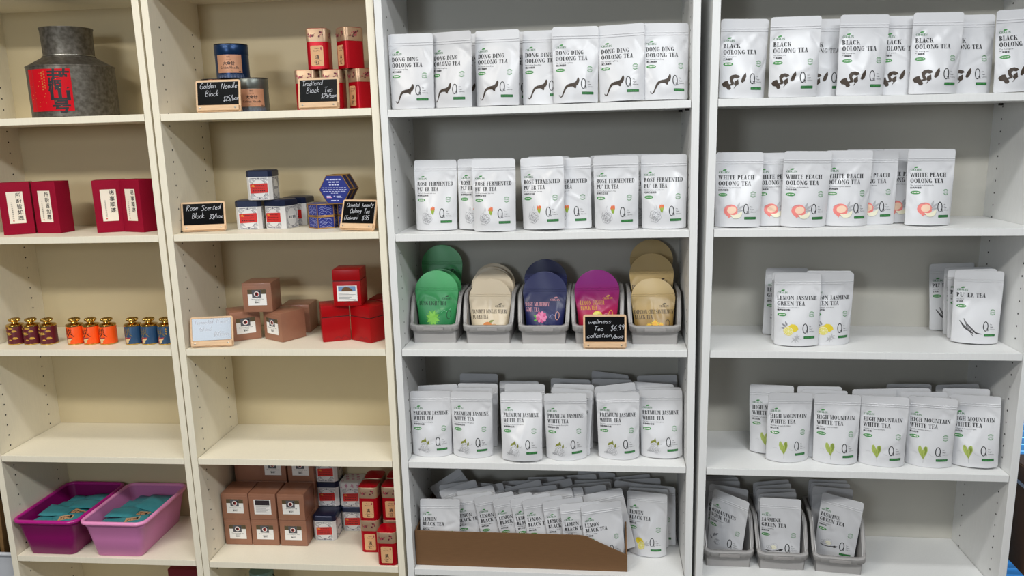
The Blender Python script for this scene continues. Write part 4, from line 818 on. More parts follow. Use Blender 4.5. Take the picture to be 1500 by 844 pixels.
# crimson cloth boxes
CRIM = mat('crimson_cloth', '96082c', .7, var=.18, scale=300, stretch=(8, 8, .6), bump=.15, spec=.15)
CREAML = mat('cream_label', 'efe4d2', .7, var=.03, scale=40); SEAL = mat('seal_red', 'c0392b', .6)
def cloth_box(label, x, y, yaw, chars, w_=.080, d_=.055, h=.148):
    t = thing('gift_box', label, 'box', on('A', 1, x, y, 0, yaw), 'crimson gift boxes')
    m = MB(); m.box((-w_ / 2, -d_ / 2, 0), (w_ / 2, d_ / 2, h), CRIM, .0016); m.build('box_body', t, 30)
    P = Print(); P.rect(-.0205, .032, .0205, .122, CREAML)
    P.text(chars, .009, .1065, .0145, INK, 1, vertical=True, bold=.015)
    for k in range(9): P.text('一生平安喜樂常相隨'[k], -.010, .090 - .0056 * k, .0046, INK, 1, center=True)
    P.rect(-.012, .0375, -.0085, .0412, SEAL, 1); P.build('paper_label', flat(-d_ / 2), t)
def centre(xr, yr, yaw, w_, d_):    # centre of a box from its front right corner
    c, s_ = math.cos(R(yaw)), math.sin(R(yaw)); return xr - w_ / 2 * c - d_ / 2 * s_, yr - w_ / 2 * s_ + d_ / 2 * c
cloth_box('crimson cloth box at the far left, its cream label of black calligraphy shown frontally', *centre(.1675, .0895, 27, .080, .055), 27, '所盼皆如愿')
cloth_box('crimson cloth box with dark right side, second from the left', *centre(.2512, .0808, -7, .0815, .056), -7, '所盼皆如愿')
cloth_box('crimson cloth box, left one of the pair by the upright post', *centre(.4405, .1035, 22.5, .078, .055), 22.5, '诸事顺遂')
cloth_box('crimson cloth box touching the upright post, label seen at a slant', *centre(.5068, .0735, -20.6, .070, .050), -20.6, '诸事顺遂')

# nine small jars with gilt knobs
GILT = mat('gilt_metal', 'd9b25f', .2, 1, var=.15, scale=30)
def jar_set(first, col, xs, art, names):
    body = mat('jar_' + first, col, .38, spec=.5)
    for i, x in enumerate(xs):
        t = thing('tea_jar', names[i], 'jar', on('A', 2, x, .0745, 0, -6), 'small %s jars' % first)
        m = MB(); m.lathe([(.0222, 0), (.0240, .0012), (.0240, .053), (.0234, .0545)], body, 40); m.build('jar_body', t, 40)
        m = MB(); m.lathe([(.0242, .0005), (.0244, .002), (.0242, .0034)], GILT, 40, False, False); m.build('foot_ring', t, 40)
        m = MB(); m.lathe([(.0242, .0535), (.0244, .055), (.0236, .0580), (.0150, .0605), (.0095, .0615), (.0085, .0665)], GILT, 40); m.build('shoulder', t, 40)
        m = MB(); loops = []
        for r, z in ((.0095, .0660), (.0140, .0672), (.0158, .0700), (.0150, .0735), (.0105, .0752), (.004, .0765)):
            loops.append([(r * (1 + .07 * math.cos(9 * a)) * math.cos(a), r * (1 + .07 * math.cos(9 * a)) * math.sin(a), z + .0006 * math.cos(9 * a)) for a in [2 * math.pi * k / 54 for k in range(54)]])
        m.loft(loops, GILT); m.build('knob_lid', t, 50)
        P = Print(); art(P, i); P.build('painted_pattern', cyl(.0240, 0, R(8)), t, .006)
CLOUD = mat('gold_cloud', 'd7a748', .4, .3); DARKG = mat('dull_gold_stroke', '8a7440', .5, .3); BLK = mat('jar_black_stroke', '17130f', .5); FANR = mat('fan_red', '9c2630', .5); FANC = mat('fan_cream', 'd9bb86', .5)
def art_red(P, i):
    for x, z, s_ in ((-.016, .047, .8), (.002, .049, 1.0), (.012, .040, .9), (-.004, .033, 1.1), (-.019, .036, .8), (.013, .019, 1.0), (-.001, .014, .7)):
        x += (i - 1) * .002
        P.ell(x, z, .0078 * s_, .0024 * s_, CLOUD); P.ell(x - .0022 * s_, z + .0014 * s_, .0038 * s_, .0030 * s_, CLOUD); P.ell(x + .0020 * s_, z + .0012 * s_, .0035 * s_, .0028 * s_, CLOUD)
    P.line([(-.022, .026), (-.014, .034), (-.006, .028), (.002, .040)], .0022, DARKG, 1, True, True)
def art_stroke(ink, extra):
    def f(P, i):
        for p, w_ in (([(-.018, .046), (-.017, .030)], .0022), ([(-.020, .043), (-.010, .046)], .0018), ([(-.012, .050), (-.012, .034), (-.016, .030)], .0022), ([(-.004, .049), (-.004, .036)], .0022), ([(-.008, .044), (.004, .045)], .0018), ([(.001, .050), (.001, .036)], .0020), ([(-.010, .034), (.006, .033)], .0022), ([(-.002, .038), (-.009, .027), (-.016, .021)], .0024), ([(-.001, .034), (.006, .027), (.009, .025)], .0026), ([(-.014, .040), (-.007, .040)], .0016)):
            P.line(p, w_, ink, 1, True, True)
        P.poly([(-.018, .006), (-.019, .018), (-.013, .024), (-.004, .021), (.004, .023), (.002, .017), (-.003, .013), (-.004, .007), (-.010, .004)], FANC, 0)
        P.poly([(-.019, .016), (-.014, .023), (-.005, .0215), (.004, .023), (.003, .020), (-.006, .0185), (-.012, .019), (-.016, .012)], FANR, 1); P.poly([(-.018, .006), (-.0185, .013), (-.014, .012), (-.012, .006)], FANR, 1)
        if extra and i == 2:
            for z in (.049, .042, .035): P.line([(.010, z), (.011, z - .005)], .0022, CLOUD, 1, False); P.line([(.008, z - .003), (.013, z - .002)], .0016, CLOUD, 1, False)
    return f
jar_set('maroon', '5c1420', (.070, .121, .172), art_red, ['maroon jar with gold clouds, leftmost of its three', 'maroon jar with gold clouds, middle of its three', 'maroon jar with gold clouds, nearest the orange jars'])
jar_set('orange', 'f4560f', (.258, .3085, .359), art_stroke(BLK, False), ['orange jar with black brush strokes, nearest the maroon jars', 'orange jar with black brush strokes, middle of its three', 'orange jar with black brush strokes, nearest the blue jars'])
jar_set('blue', '26486b', (.438, .4885, .539), art_stroke(DARKG, True), ['dull blue jar with a red fan, nearest the orange jars', 'dull blue jar with a red fan, middle of its three', 'dull blue jar with gold characters beside the upright post'])

# two long plastic tubs of tea packets
TEAL = mat('teal_packet', '3d8d95', .42, var=.12, scale=60, bump=.2); BUFF = mat('buff_sticker', 'c99a72', .6)
def packet(label, mx, sticker, group, seed):
    rg = random.Random(seed); t = thing('tea_packet', label, 'packet', mx, group); nx, ny = 10, 8; w_, d_ = .088, .068
    wob = [rg.uniform(-.003, .003) for _ in range(4)]
    def top(x, y, sg):
        u, v = 2 * x / w_, 2 * y / d_; b = max(0, (1 - u ** 4) * (1 - v ** 4)) ** .7
        return sg * .0045 * b + wob[0] * u * v + wob[1] * u * u + .0008 * math.sin(90 * x + wob[2] * 900) * math.sin(70 * y)
    m = MB()
    for sg in (1, -1):
        vs = [(w_ * (i / nx - .5), d_ * (j / ny - .5), top(w_ * (i / nx - .5), d_ * (j / ny - .5), sg)) for j in range(ny + 1) for i in range(nx + 1)]
        fs = [[j * (nx + 1) + i, j * (nx + 1) + i + 1, (j + 1) * (nx + 1) + i + 1, (j + 1) * (nx + 1) + i] for j in range(ny) for i in range(nx)]
        m.add(vs, fs if sg > 0 else [f[::-1] for f in fs], TEAL)
    m.build('packet_body', t, 60, True)
    if sticker:
        P = Print(); P.rect(-.020, -.012, .022, .014, BUFF); P.text('茶葉', -.016, -.006, .016, INK, 1, bold=.03); P.rect(.012, -.008, .018, .010, INK, 1)
        P.build('sticker', lambda x, z, e: (x, z, top(x, z, 1) + e), t, .006)
def tub(label, name, xc, col, rim, pk):
    body = mat(name, col, .35, spec=.4); rm = mat(name + '_rim', rim, .3)
    t = thing('storage_tub', label, 'tub', on('A', 4, xc, .128), 'plastic tubs of tea packets'); H = .116
    m = MB(); o = [rsq(.146 + .046 * f, .232 + .028 * f, .014 + .008 * f) for f in (0, .04, .5, .86, .9, 1)]; zs = [0, .003, .058, .098, .1, H]
    o = [rsq(.140, .226, .014), rsq(.146, .232, .016), rsq(.168, .246, .018), rsq(.185, .256, .02), rsq(.189, .259, .02), rsq(.193, .262, .022)]
    inn = [rsq(.189, .258, .02), rsq(.181, .252, .018), rsq(.163, .241, .016), rsq(.140, .226, .014)]; zi = [H, .098, .058, .004]
    m.loft([lift(p, z) for p, z in zip(o, zs)] + [lift(p, z) for p, z in zip(inn, zi)], body, True, True); m.build('tub_body', t, 40)
    m = MB(); m.tube(lift(rsq(.200, .268, .026, 8), H - .001), .0062, rm, 10, True); m.build('rolled_rim', t, 60)
    rg = random.Random(len(label))
    lab, grp = pk
    pos = []
    for lv in range(10):
        for q in range(4 if lv < 9 else 3):
            pos.append(((-1 + 2 * ((q + lv) % 2)) * (.006 + .003 * lv) + rg.uniform(-.003, .003), (-.062 + .042 * q) * (1 + .03 * lv) + rg.uniform(-.004, .004), .013 + .0094 * lv))
    for i, (x, y, z) in enumerate(pos):
        mx = on('A', 4, xc + x, .128 + y, z, rg.uniform(-6, 6) * (1 + .3 * (i // 4)), rg.uniform(-.08, .08), rg.uniform(-.08, .08))
        packet(lab, mx, i % 3 == 0 and i > 22, grp, i + len(label))
tub('magenta plastic storage tub holding teal tea packets', 'magenta_plastic', .1268, '86095f', 'b01880', ('teal foil tea packet lying in the magenta tub', 'teal packets in the magenta tub'))
tub('pink plastic storage tub holding teal tea packets', 'pink_plastic', .3420, 'cf7fb2', 'ee97c6', ('teal foil tea packet lying in the pink tub', 'teal packets in the pink tub'))

# chalkboard price signs
def sign(label, mx, lines, w_=.118, h=.084, seed=0, ink=None):
    lean = math.acos(min(1, mx[2][2])); mx = Matrix.Translation((0, 0, .0045 * math.sin(lean))) @ mx; zb = .034 * math.tan(lean) + .0012
    t = thing('price_sign', label, 'sign', mx, 'chalkboard price signs')
    P = Print(); P.rrect(0, h / 2, w_, h, .006, WOODM, 0, 6); pts = P.p[0][0]; m = MB()
    m.loft([[(x, 0, z) for x, z in pts], [(x, .004, z) for x, z in pts]], WOODM); m.build('board', t, 30)
    m = MB(); m.box((-w_ / 2 + .005, -.0012, .0185), (w_ / 2 - .005, 0, h - .005), CHALK, .0004); m.build('chalk_panel', t)
    m = MB(); m.box((-w_ / 2 + .003, -.0065, .0035), (w_ / 2 - .003, 0, .0165), WOODM, .0012); m.build('front_rail', t)
    for sx in (-1, 1):
        m = MB(); m.lathe([(.0021, 0), (.0021, .0008), (.0014, .0013)], SCREW, 14); s_ = m.build('screw', t, 40); s_.location = (sx * (w_ / 2 - .013), -.0065, .010); s_.rotation_euler = (math.pi / 2, 0, 0)
    m = MB(); m.add([(-w_ / 2 + .01, .004, .052), (w_ / 2 - .01, .004, .052), (w_ / 2 - .01, .034, zb), (-w_ / 2 + .01, .034, zb), (-w_ / 2 + .01, .004, .049), (w_ / 2 - .01, .004, .049), (w_ / 2 - .01, .031, zb), (-w_ / 2 + .01, .031, zb)],
                    [[0, 1, 2, 3], [7, 6, 5, 4], [0, 3, 7, 4], [1, 5, 6, 2], [3, 2, 6, 7], [0, 4, 5, 1]], WOODM); m.build('back_prop', t)
    P = Print()
    for (s_, x, z, hh, wd, sl) in lines: P.polys(hand(s_, x, z, hh * 1.18, wd, .00100, sl, seed), ink or CHALKW)
    P.build('chalk_writing', flat(-.0012), t)
sign('chalkboard price sign in front of the blue and grey round tins', on('B', 0, .176, .012, .0005, 0, .13), [('Golden', -.050, .0600, .0125, .045, .06), ('Needle', .008, .0595, .0125, .045, .05), ('Black', -.036, .0400, .0125, .038, .06), ('$25/box', .014, .0265, .011, .042, .10)], .122, .083)
sign('chalkboard price sign in front of the pyramid of red tins', on('B', 0, .448, .012, .0005, -2, .13), [('Traditional', -.044, .0590, .0100, .056, .06), ('Black', -.034, .0405, .0125, .036, .06), ('Tea', .014, .0420, .0115, .024, .05), ('$25/box', .006, .0265, .0095, .042, .08)], .110, .080, 2)
sign('chalkboard price sign left of the small pyramid of lattice tins', on('B', 1, .082, .055, .0005, 15, .20), [('Rose', -.046, .0580, .0125, .032, .03), ('Scented', -.006, .0575, .0120, .052, .05), ('Black.', -.032, .0360, .0125, .036, .02), ('30/box', .014, .0330, .011, .036, .06)], .117, .082, 3)
sign('slanting chalkboard price sign beside the blue hexagonal boxes, against the upright post', on('B', 1, .523, .028, .0005, -16, .34), [('Oriental', -.040, .0625, .010, .040, .05), ('beauty', .008, .0625, .010, .036, .08), ('Oolong', -.028, .046, .0105, .036, .06), ('Tea', .016, .046, .0105, .018, .04), ('(Taiwan)', -.044, .027, .010, .044, .06), ('$35', .012, .026, .011, .022, .06)], .108, .084, 4)
sign('chalkboard price sign washed out by pale glare, beside the brown boxes', on('B', 2, .0885, .020, .0005, 11, .22), [('Fermented', -.046, .063, .0105, .050, .04), ("Pu'er", .012, .065, .0105, .034, .05), ('(shou)', -.034, .045, .0105, .034, .02), ('$40/box', .004, .028, .0115, .042, .06)], .117, .085, 5)

# round tins in a pyramid
COPP = mat('copper_label', 'c58f6e', .45, .25, var=.10, scale=40); TBLUE = mat('blue_tin', '0f2f55', .3, .55); TGREY = mat('grey_tin', '70746f', .35, .7); TCOP = mat('copper_tin', '9a6a50', .35, .7); BLKL = mat('black_lid_edge', '141416', .35, .3)
LACE = mat('tin_lace_print', '6f7b98', .5)
def round_tin(label, x, y, z, body, lid, yaw):
    t = thing('round_tin', label, 'tin', on('B', 0, x, y, z, yaw), 'round tea tins'); r = .0438
    m = MB(); m.lathe([(r - .002, 0), (r - .0004, .001), (r - .0004, .0625)], body, 56); m.build('tin_body', t, 35)
    m = MB(); m.lathe([(r, .0615), (r + .0003, .062), (r + .0003, .084), (r - .0015, .0878), (r - .006, .0892), (r - .008, .0884)], lid, 56); m.build('tin_lid', t, 35)
    m = MB(); m.tube([((r - .0012) * math.cos(a * math.pi / 28), (r - .0012) * math.sin(a * math.pi / 28), .0884) for a in range(56)], .0014, BLKL, 6, True); m.build('lid_rim', t, 60)
    P = Print(); P.rect(-.034, .014, .034, .0605, COPP, 0, 16)
    P.text('大金针', 0, .0345, .0105, INK, 1, center=True, bold=.02); P.text('Golden Needle', 0, .0245, .0090, INK, 1, width=.050, center=True, bold=.015); P.text('茶叶', 0, .0530, .0050, INK, 1, center=True); P.text('Fine tea', 0, .0470, .0040, INK, 1, center=True)
    P.ring(0, .0165, .008, .005, .0007, OLIVE, 1, 0, 180); P.rect(.024, .0165, .030, .0180, INK, 1); P.build('paper_label', cyl(r - .0003), t, .007)
    P = Print()
    for k in range(-4, 5):
        for q in range(3): P.ring(k * .0085, .001, .0052 - .0016 * q, .0105 - .003 * q, .0006, LACE, 0, 0, 180, 10)
    P.build('lace_band', cyl(r - .0003), t, .007)
TH_ = .0893
round_tin('copper round tin half hidden behind the chalkboard sign', .143, .097, 0, TCOP, TCOP, 20)
round_tin('silver grey round tin right of the chalkboard sign', .235, .099, 0, TGREY, TGREY, 20)
round_tin('dark blue round tin on top of the other two round tins', .188, .096, TH_, TBLUE, TBLUE, 12)

# square red tins with copper shoulders
REDT = mat('red_tin', 'b0041a', .3, .35, spec=.3); COPB = mat('copper_tin_band', 'b39579', .35, .5, var=.15, scale=30); PLUM = mat('plum_blossom', '5a1a28', .5); PLUM2 = mat('plum_pink', 'a8434f', .5); TANL = mat('tan_label', 'd8a878', .55)
def red_tin(label, k, x, y, z, yaw):
    t = thing('red_tea_tin', label, 'tin', on('B', k, x, y, z, yaw), 'red square tea tins'); s_ = .0565; q = rsq(s_, s_, .011)
    m = MB(); m.loft([lift(rsq(s_ - .003, s_ - .003, .010), 0), lift(q, .0015), lift(q, .0695)], REDT); m.build('tin_body', t, 35)
    m = MB(); m.loft([lift(rsq(s_ + .001, s_ + .001, .0115), z_) for z_ in (.0698, .0700, .1018)] + [lift(rsq(s_ - .0005, s_ - .0005, .011), .1032)], COPB); m.build('lid_band', t, 35)
    m = MB(); m.loft([lift(rsq(s_ - .001, s_ - .001, .011), .1033), lift(rsq(s_ - .004, s_ - .004, .010), .1044)], REDT); m.build('lid_top', t, 35)
    P = Print(); P.rrect(0, .034, .0335, .052, .004, TANL)
    P.text('Classic', 0, .0515, .0045, INK, 1, center=True, bold=.01); P.text('Black Tea', 0, .0455, .0045, INK, 1, center=True, bold=.01); P.text('滇', 0, .0270, .0115, INK, 1, center=True, bold=.01); P.text('红', 0, .0125, .0110, INK, 1, center=True, bold=.01)
    P.ell(.0115, .0525, .0022, .0040, PLUM2, 1); P.ring(.002, .016, .011, .008, .0005, BROWN, 1, 20, 170); P.build('paper_label', flat(-s_ / 2), t)
    rg = random.Random(3)
    for side in (0, 1):
        P = Print()
        P.line([(-.022, .083), (-.012, .086), (-.002, .090)] if side == 0 else [(-.020, .080), (-.006, .084), (.010, .094)], .0012, PLUM, 0, True, True)
        for k_ in range(16):
            u = rg.choice((-.016, -.010, .010, .017)) if side == 0 else rg.uniform(-.016, .016)
            P.ell(u + rg.uniform(-.004, .004), .088 + rg.uniform(-.006, .006) + (u * .25 if side else 0), rg.uniform(.0012, .0028), rg.uniform(.0014, .0028), rg.choice((PLUM, PLUM2)), k_ % 3, 8)
        P.build('blossom_print', flat(-s_ / 2 - .0006) if side == 0 else (lambda x, z, e: (s_ / 2 + .0006 + e, x, z)), t)
RH = .1047
red_tin('red square tin at the lower left of the pyramid, behind the chalkboard sign', 0, .398, .085, 0, 3)
red_tin('red square tin in the middle of the pyramid\'s lower row, behind the chalkboard sign', 0, .467, .093, 0, 3)
red_tin('red square tin at the pyramid\'s lower right, turned cornerwise', 0, .545, .086, 0, -46)
red_tin('red square tin at the top left of the pyramid, label facing front', 0, .436, .086, RH, 4)
red_tin('red square tin at the top right of the pyramid, turned cornerwise', 0, .519, .088, RH, -46)
red_tin('red square tin in front at the shelf edge, beside the upright post', 4, .5575, .0335, 0, 0)
for j, (x, y) in enumerate(((.4895, .103), (.5575, .108), (.4895, .168), (.5575, .173))):
    ps = ('left', 'right')[j % 2]
    if j < 2: red_tin('red square tin low in the %s, under another tin near the upright post' % ('left column' if j == 0 else 'right column'), 4, x, y, 0, 0); red_tin('red square tin on top of the %s column, label facing front' % ps, 4, x, y, RH, 0)
    else: red_tin('red square tin at the bottom behind the %s column' % ps, 4, x, y, 0, 0); red_tin('red square tin with only its dark top showing behind the %s column' % ps, 4, x, y, RH, 0)

# lattice printed tins with navy lids
NAVY = mat('navy_lid', '1b2440', .35, .35); PORC = mat('porcelain_tin', 'dcdad8', .35, .1); LATT = mat('lattice_ink', '6c6c76', .5); LABR = mat('tin_red_label', 'c3211c', .5); ORGL = mat('orange_leaf_ink', 'd98a2b', .5); PINKF = mat('pink_flower_ink', 'c9799a', .5)
def oct_(s_, c): h = s_ / 2; return [(h, -h + c), (h, h - c), (h - c, h), (-h + c, h), (-h, h - c), (-h, -h + c), (-h + c, -h), (h - c, -h)]
def lattice(P, w_, h0, h1):
    cx, cz = 0, (h0 + h1) / 2; rx, rz = w_ * .40, (h1 - h0) * .44
    for k in (-1, 1):
        for q in (-1, 1):
            x, z = k * w_ * .36, cz + q * (h1 - h0) * .36
            for r in (.0068, .0048, .0028): P.ring(x, z, r, r, .0007, LATT, 0, 0, 300, 12)
            P.line([(x - k * .002, z + q * .006), (x - k * .010, z + q * .0065), (k * .006, cz + q * (h1 - h0) * .46)], .0011, LATT)
            P.line([(x + k * .003, z - q * .004), (x + k * .002, z - q * .012), (x + k * .003, z - q * .019)], .0008, LATT)
    P.ring(cx, cz, rx, rz, .0009, LATT)
    for q in (-1, 1): P.ell(0, cz + q * (h1 - h0) * .45, .0022, .0030, LATT, 1, 10)
    P.polys([_rect(-w_ * .46, h0 + .001, w_ * .46, h0 + .0018), _rect(-w_ * .46, h1 - .0018, w_ * .46, h1 - .001)], LATT)
def lattice_tin(label, k, x, y, z, yaw, pink=False):
    t = thing('lattice_tin', label, 'tin', on('B', k, x, y, z, yaw), 'lattice printed tea tins'); s_ = .071; c = .009
    lid = PORC if pink else NAVY
    m = MB(); m.loft([lift(oct_(s_ - .002, c), 0), lift(oct_(s_, c), .001), lift(oct_(s_, c), .064)], PORC); m.build('tin_body', t, 30)
    m = MB(); m.loft([lift(oct_(s_ + .0016, c), .0642), lift(oct_(s_ + .0016, c), .0785), lift(oct_(s_ - .003, c), .0812), lift(oct_(s_ - .009, c), .0822)], lid); m.build('tin_lid', t, 30)
    w_ = s_ - 2 * c
    for side in (0, 1, 2):
        P = Print(); lattice(P, w_, .002, .062)
        if side: P.rect(-.016, .026, .016, .038, PAPER, 1); P.polys([_rect(a, .028, a + .005, .036) for a in (-.013, -.006, .002, .009)], LATT, 2)
        fn = (flat(-s_ / 2), lambda x_, z_, e: (s_ / 2 + e, x_, z_), lambda x_, z_, e: (-s_ / 2 - e, -x_, z_))[side]
        P.build('lattice_print', fn, t)
    P = Print(); P.rrect(0, .0325, .049, .026, .0012, LABR, 2); a = [(p[0], p[1] + p[0] * .04) for p in P.p[0][0]]; P.p[0] = (a, P.p[0][1], LABR, 2)
    P.ell(-.017, .040, .0042, .0022, ORGL, 3, 10, .5); P.ell(-.0145, .0385, .003, .0016, ORGL, 3, 10, -.5)
    for q in range(3): P.polys([_rect(-.018 + a * .0052 + (.009 if q == 0 else 0), .0395 - q * .0075, -.0148 + a * .0052 + (.009 if q == 0 else 0), .0412 - q * .0075 + (.001 if q == 2 else 0)) for a in range(5 if q == 0 else 7)], INK, 3)
    P.build('red_label', flat(-s_ / 2), t)
    if pink:
        P = Print()
        for q in range(16): P.ring(-.028 + (q * 37 % 56) / 1000, .066 + (q * 13 % 11) / 1000, .003, .0026, .0012, PINKF, 0, 0, 360, 8)
        P.build('pink_flower_print', flat(-s_ / 2 - .0008), t)
        P = Print()
        for q in range(16): P.ring(-.026 + (q * 29 % 52) / 1000, -.026 + (q * 17 % 52) / 1000, .0045, .004, .0016, PINKF, 0, 0, 360, 8)
        P.build('pink_flower_print', lambda x_, z_, e: (x_, z_, .0822 + e), t)
LH = .0824
lattice_tin('lattice tin at the lower left of the small pyramid', 1, .194, .122, 0, 6)
lattice_tin('lattice tin at the lower right of the small pyramid, patterned side showing', 1, .279, .127, 0, -18)
lattice_tin('lattice tin on top of the small pyramid', 1, .236, .118, LH, 3)
lattice_tin('lattice tin behind the small pyramid, only its navy lid showing', 1, .300, .210, 0, -6)
lattice_tin('lattice tin in front on the lower shelf, beside the brown boxes', 4, .3275, .1735, 0, 0)
lattice_tin('lattice tin at the bottom, hidden behind the front lattice tin', 4, .322, .2360, -.0, 0)
for q, nm in ((1, 'lattice tin with a navy lid, second up in the left rear column'), (2, 'lattice tin topmost in the left rear column, cut by the shelf above')): lattice_tin(nm, 4, .322, .2360, LH * q, 0)
lattice_tin('lattice tin at the bottom of the right rear column, under the pink flowered tin', 4, .398, .2360, 0, 0)
lattice_tin('pink flowered tin with a white lid, on the right rear column', 4, .398, .2360, LH, 0, True)

# hexagonal blue boxes
HBL = mat('royal_blue_card', '16267d', .4); HDK = mat('night_blue_card', '0d1650', .45); GLINE = mat('bronze_edge', 'a97f3f', .4, .5); PALE = mat('pale_blue_ink', 'c9cdee', .5); PINKT = mat('pink_ink', 'd9a0c8', .5)
RH6 = .0438
def hexpts(r, off=0): return [(r * math.cos(R(60 * i + off)), r * math.sin(R(60 * i + off))) for i in range(6)]
def hex_box(label, mx, standing):
    """built round a vertical axis, in two halves; the lying one is turned onto a side by mx"""
    t = thing('hexagonal_box', label, 'box', mx, 'blue hexagonal boxes'); H = .068
    for nm, z0, z1 in (('lower_half', 0, H / 2 - .0006), ('upper_half', H / 2 + .0006, H)):
        m = MB(); m.loft([lift(hexpts(RH6), z0), lift(hexpts(RH6), z1)], HBL if standing else HDK); h = m.build(nm, t)
        P = MB(); hp = hexpts(RH6 + .0006)
        for zz in (z0 + .0012, z1 - .0012): P.tube([(x, y, zz) for x, y in hp], .0013, GLINE, 6, True)
        for x, y in hp: P.tube([(x, y, z0), (x, y, z1)], .0013, GLINE, 6)
        P.build('bronze_edging', h)
        if standing:
            for i in range(6):
                a0, a1 = hexpts(RH6)[i], hexpts(RH6)[(i + 1) % 6]; ux, uy = (a1[0] - a0[0]) / RH6, (a1[1] - a0[1]) / RH6; nx, ny = uy, -ux
                P = Print(); rg = random.Random(i + (5 if z0 else 0)); zc = (z0 + z1) / 2
                for q in range(5):
                    zb = zc - .012 + q * .005; P.line([(-.017, zb + rg.uniform(-.002, .002)), (-.009, zb + rg.uniform(.001, .009)), (-.002, zb + rg.uniform(-.003, .003)), (.006, zb + rg.uniform(.001, .009)), (.016, zb)], .0005, PALE)
                mx_, my_ = (a0[0] + a1[0]) / 2, (a0[1] + a1[1]) / 2
                P.build('mountain_drawing', lambda x, z, e: (mx_ + ux * x + nx * e, my_ + uy * x + ny * e, z), h)
    if not standing:
        P = Print(); P.poly(hexpts(RH6 - .0015), HBL)
        for q, (wd, n) in enumerate(((.042, 5), (.032, 3), (.030, 4), (.070, 9), (.072, 9), (.066, 8), (.022, 3))):
            zz = (.026, .0195, .012, .0045, -.0005, -.0055, -.0105)[q]; hh = (.0032, .0028, .0036, .0014, .0014, .0014, .0014)[q]
            P.polys([_rect(-wd / 2 + wd * i / n, zz, -wd / 2 + wd * (i + .72) / n, zz + hh) for i in range(n)], PALE, 1)
        P.polys([_rect(-.024, -.0185, -.012, -.0165), _rect(.004, -.0185, .016, -.0170), _rect(-.004, -.0185, 0, -.0165), _rect(.004, -.0215, .020, -.020), _rect(-.012, -.031, .002, -.0285), _rect(.006, -.031, .010, -.0285)], PALE, 1); P.rect(-.024, -.0225, -.010, -.0195, PINKT, 1)
        P.build('front_print', lambda x, z, e: (x, z, H + e), t)
hex_box('blue hexagonal box standing upright, left of the two under the top one', on('B', 1, .404, .127, 0, 23), True)
hex_box('blue hexagonal box standing upright behind the slanting sign', on('B', 1, .491, .122, 0, 15), True)
hex_box('blue hexagonal box lying on its side on top, text facing front', at('B', .456, .150, SZ['B'][1] + .0683 + RH6 * math.cos(R(30)) + .0015, R(-3)) @ Matrix.Rotation(math.pi / 2, 4, 'X'), False)

# brown wrapped cubes with tea cup labels
KRAFT = mat('brown_wrapped_card', '9a6a52', .42, var=.10, scale=25, bump=.08, coat=.15); LBG = mat('label_grey_photo', '55545a', .5); LOL = mat('label_olive_band', '55482f', .5); CUPR = mat('cup_red_tea', 'a51f24', .4); LDK = mat('label_dark_photo', '2b2429', .5); SEAM = mat('wrap_seam', 'a97d66', .35)
def brown_cube(label, k, x, y, z, yaw, kind=1):
    t = thing('brown_box', label, 'box', on('B', k, x, y, z, yaw), 'brown wrapped tea boxes'); s_ = .084
    m = MB(); m.box((-s_ / 2, -s_ / 2, 0), (s_ / 2, s_ / 2, s_ + .001), KRAFT, .0026); m.build('box_body', t, 40)
    P = Print(); P.rect(-s_ / 2 + .004, .010, -s_ / 2 + .0046, s_ - .008, SEAM); P.rect(-s_ / 2 + .004, s_ - .0086, s_ / 2 - .004, s_ - .008, SEAM); P.build('wrap_fold', flat(-s_ / 2), t)
    if kind:
        P = Print()
        if kind == 1:
            P.rect(-.0265, .020, .0265, .066, PAPER); P.rect(-.0265, .053, .0265, .066, LOL, 1); P.rect(-.014, .0425, .0125, .0645, LBG, 2)
            P.ell(-.0005, .0530, .0078, .0076, PAPER, 3); P.ell(-.0005, .0530, .0055, .0054, CUPR, 4); P.ell(-.0015, .0530, .0025, .0040, BLK, 5); P.poly([(.004, .060), (.0105, .062), (.0110, .056)], BLK, 3)
            P.text('Fermented tea', 0, .0372, .0045, INK, 1, center=True, width=.038); P.text('aged shou', 0, .0322, .0040, INK, 1, center=True); P.text('普洱茶', 0, .0268, .0046, INK, 1, center=True, bold=.03)
        else:
            P.rect(-.0265, .018, .0265, .066, PAPER); P.rect(-.0225, .048, .0225, .064, LDK, 1)
            for q in range(7): P.rect(-.021, .0235 + .0032 * q, .021 - (q * 5 % 3) * .005, .0245 + .0032 * q, GREYINK, 1)
        P.build('paper_label', flat(-s_ / 2), t)
BH = .0856
brown_cube('brown box at the lower left, partly behind the glaring sign', 2, .134, .134, 0, 32)
brown_cube('brown box at the lower right of the trio, turned cornerwise', 2, .2615, .126, 0, -32.5)
brown_cube('brown box on top of the trio', 2, .200, .128, BH, 4)
brown_cube('brown box behind the trio on the right, mostly hidden', 2, .272, .2245, 0, 3)
WHERE = ('left', 'middle', 'right')
for c, x in enumerate((.068, .1545, .2435)):
    for r in range(2): brown_cube('brown box, front %s row, %s column' % (('bottom', 'upper')[r], WHERE[c]), 4, x, .1435 - .002 * r, BH * r, 0, 2 if (r, c) == (1, 1) else 1)
    for r in range(3): brown_cube('brown box in the rear %s column, %s' % (WHERE[c], ('lowest', 'second up', 'topmost, just under the shelf above')[r]), 4, x + (.004 if c else .008), .2300, BH * r, 0, 0 if (r, c) == (2, 0) else 1)

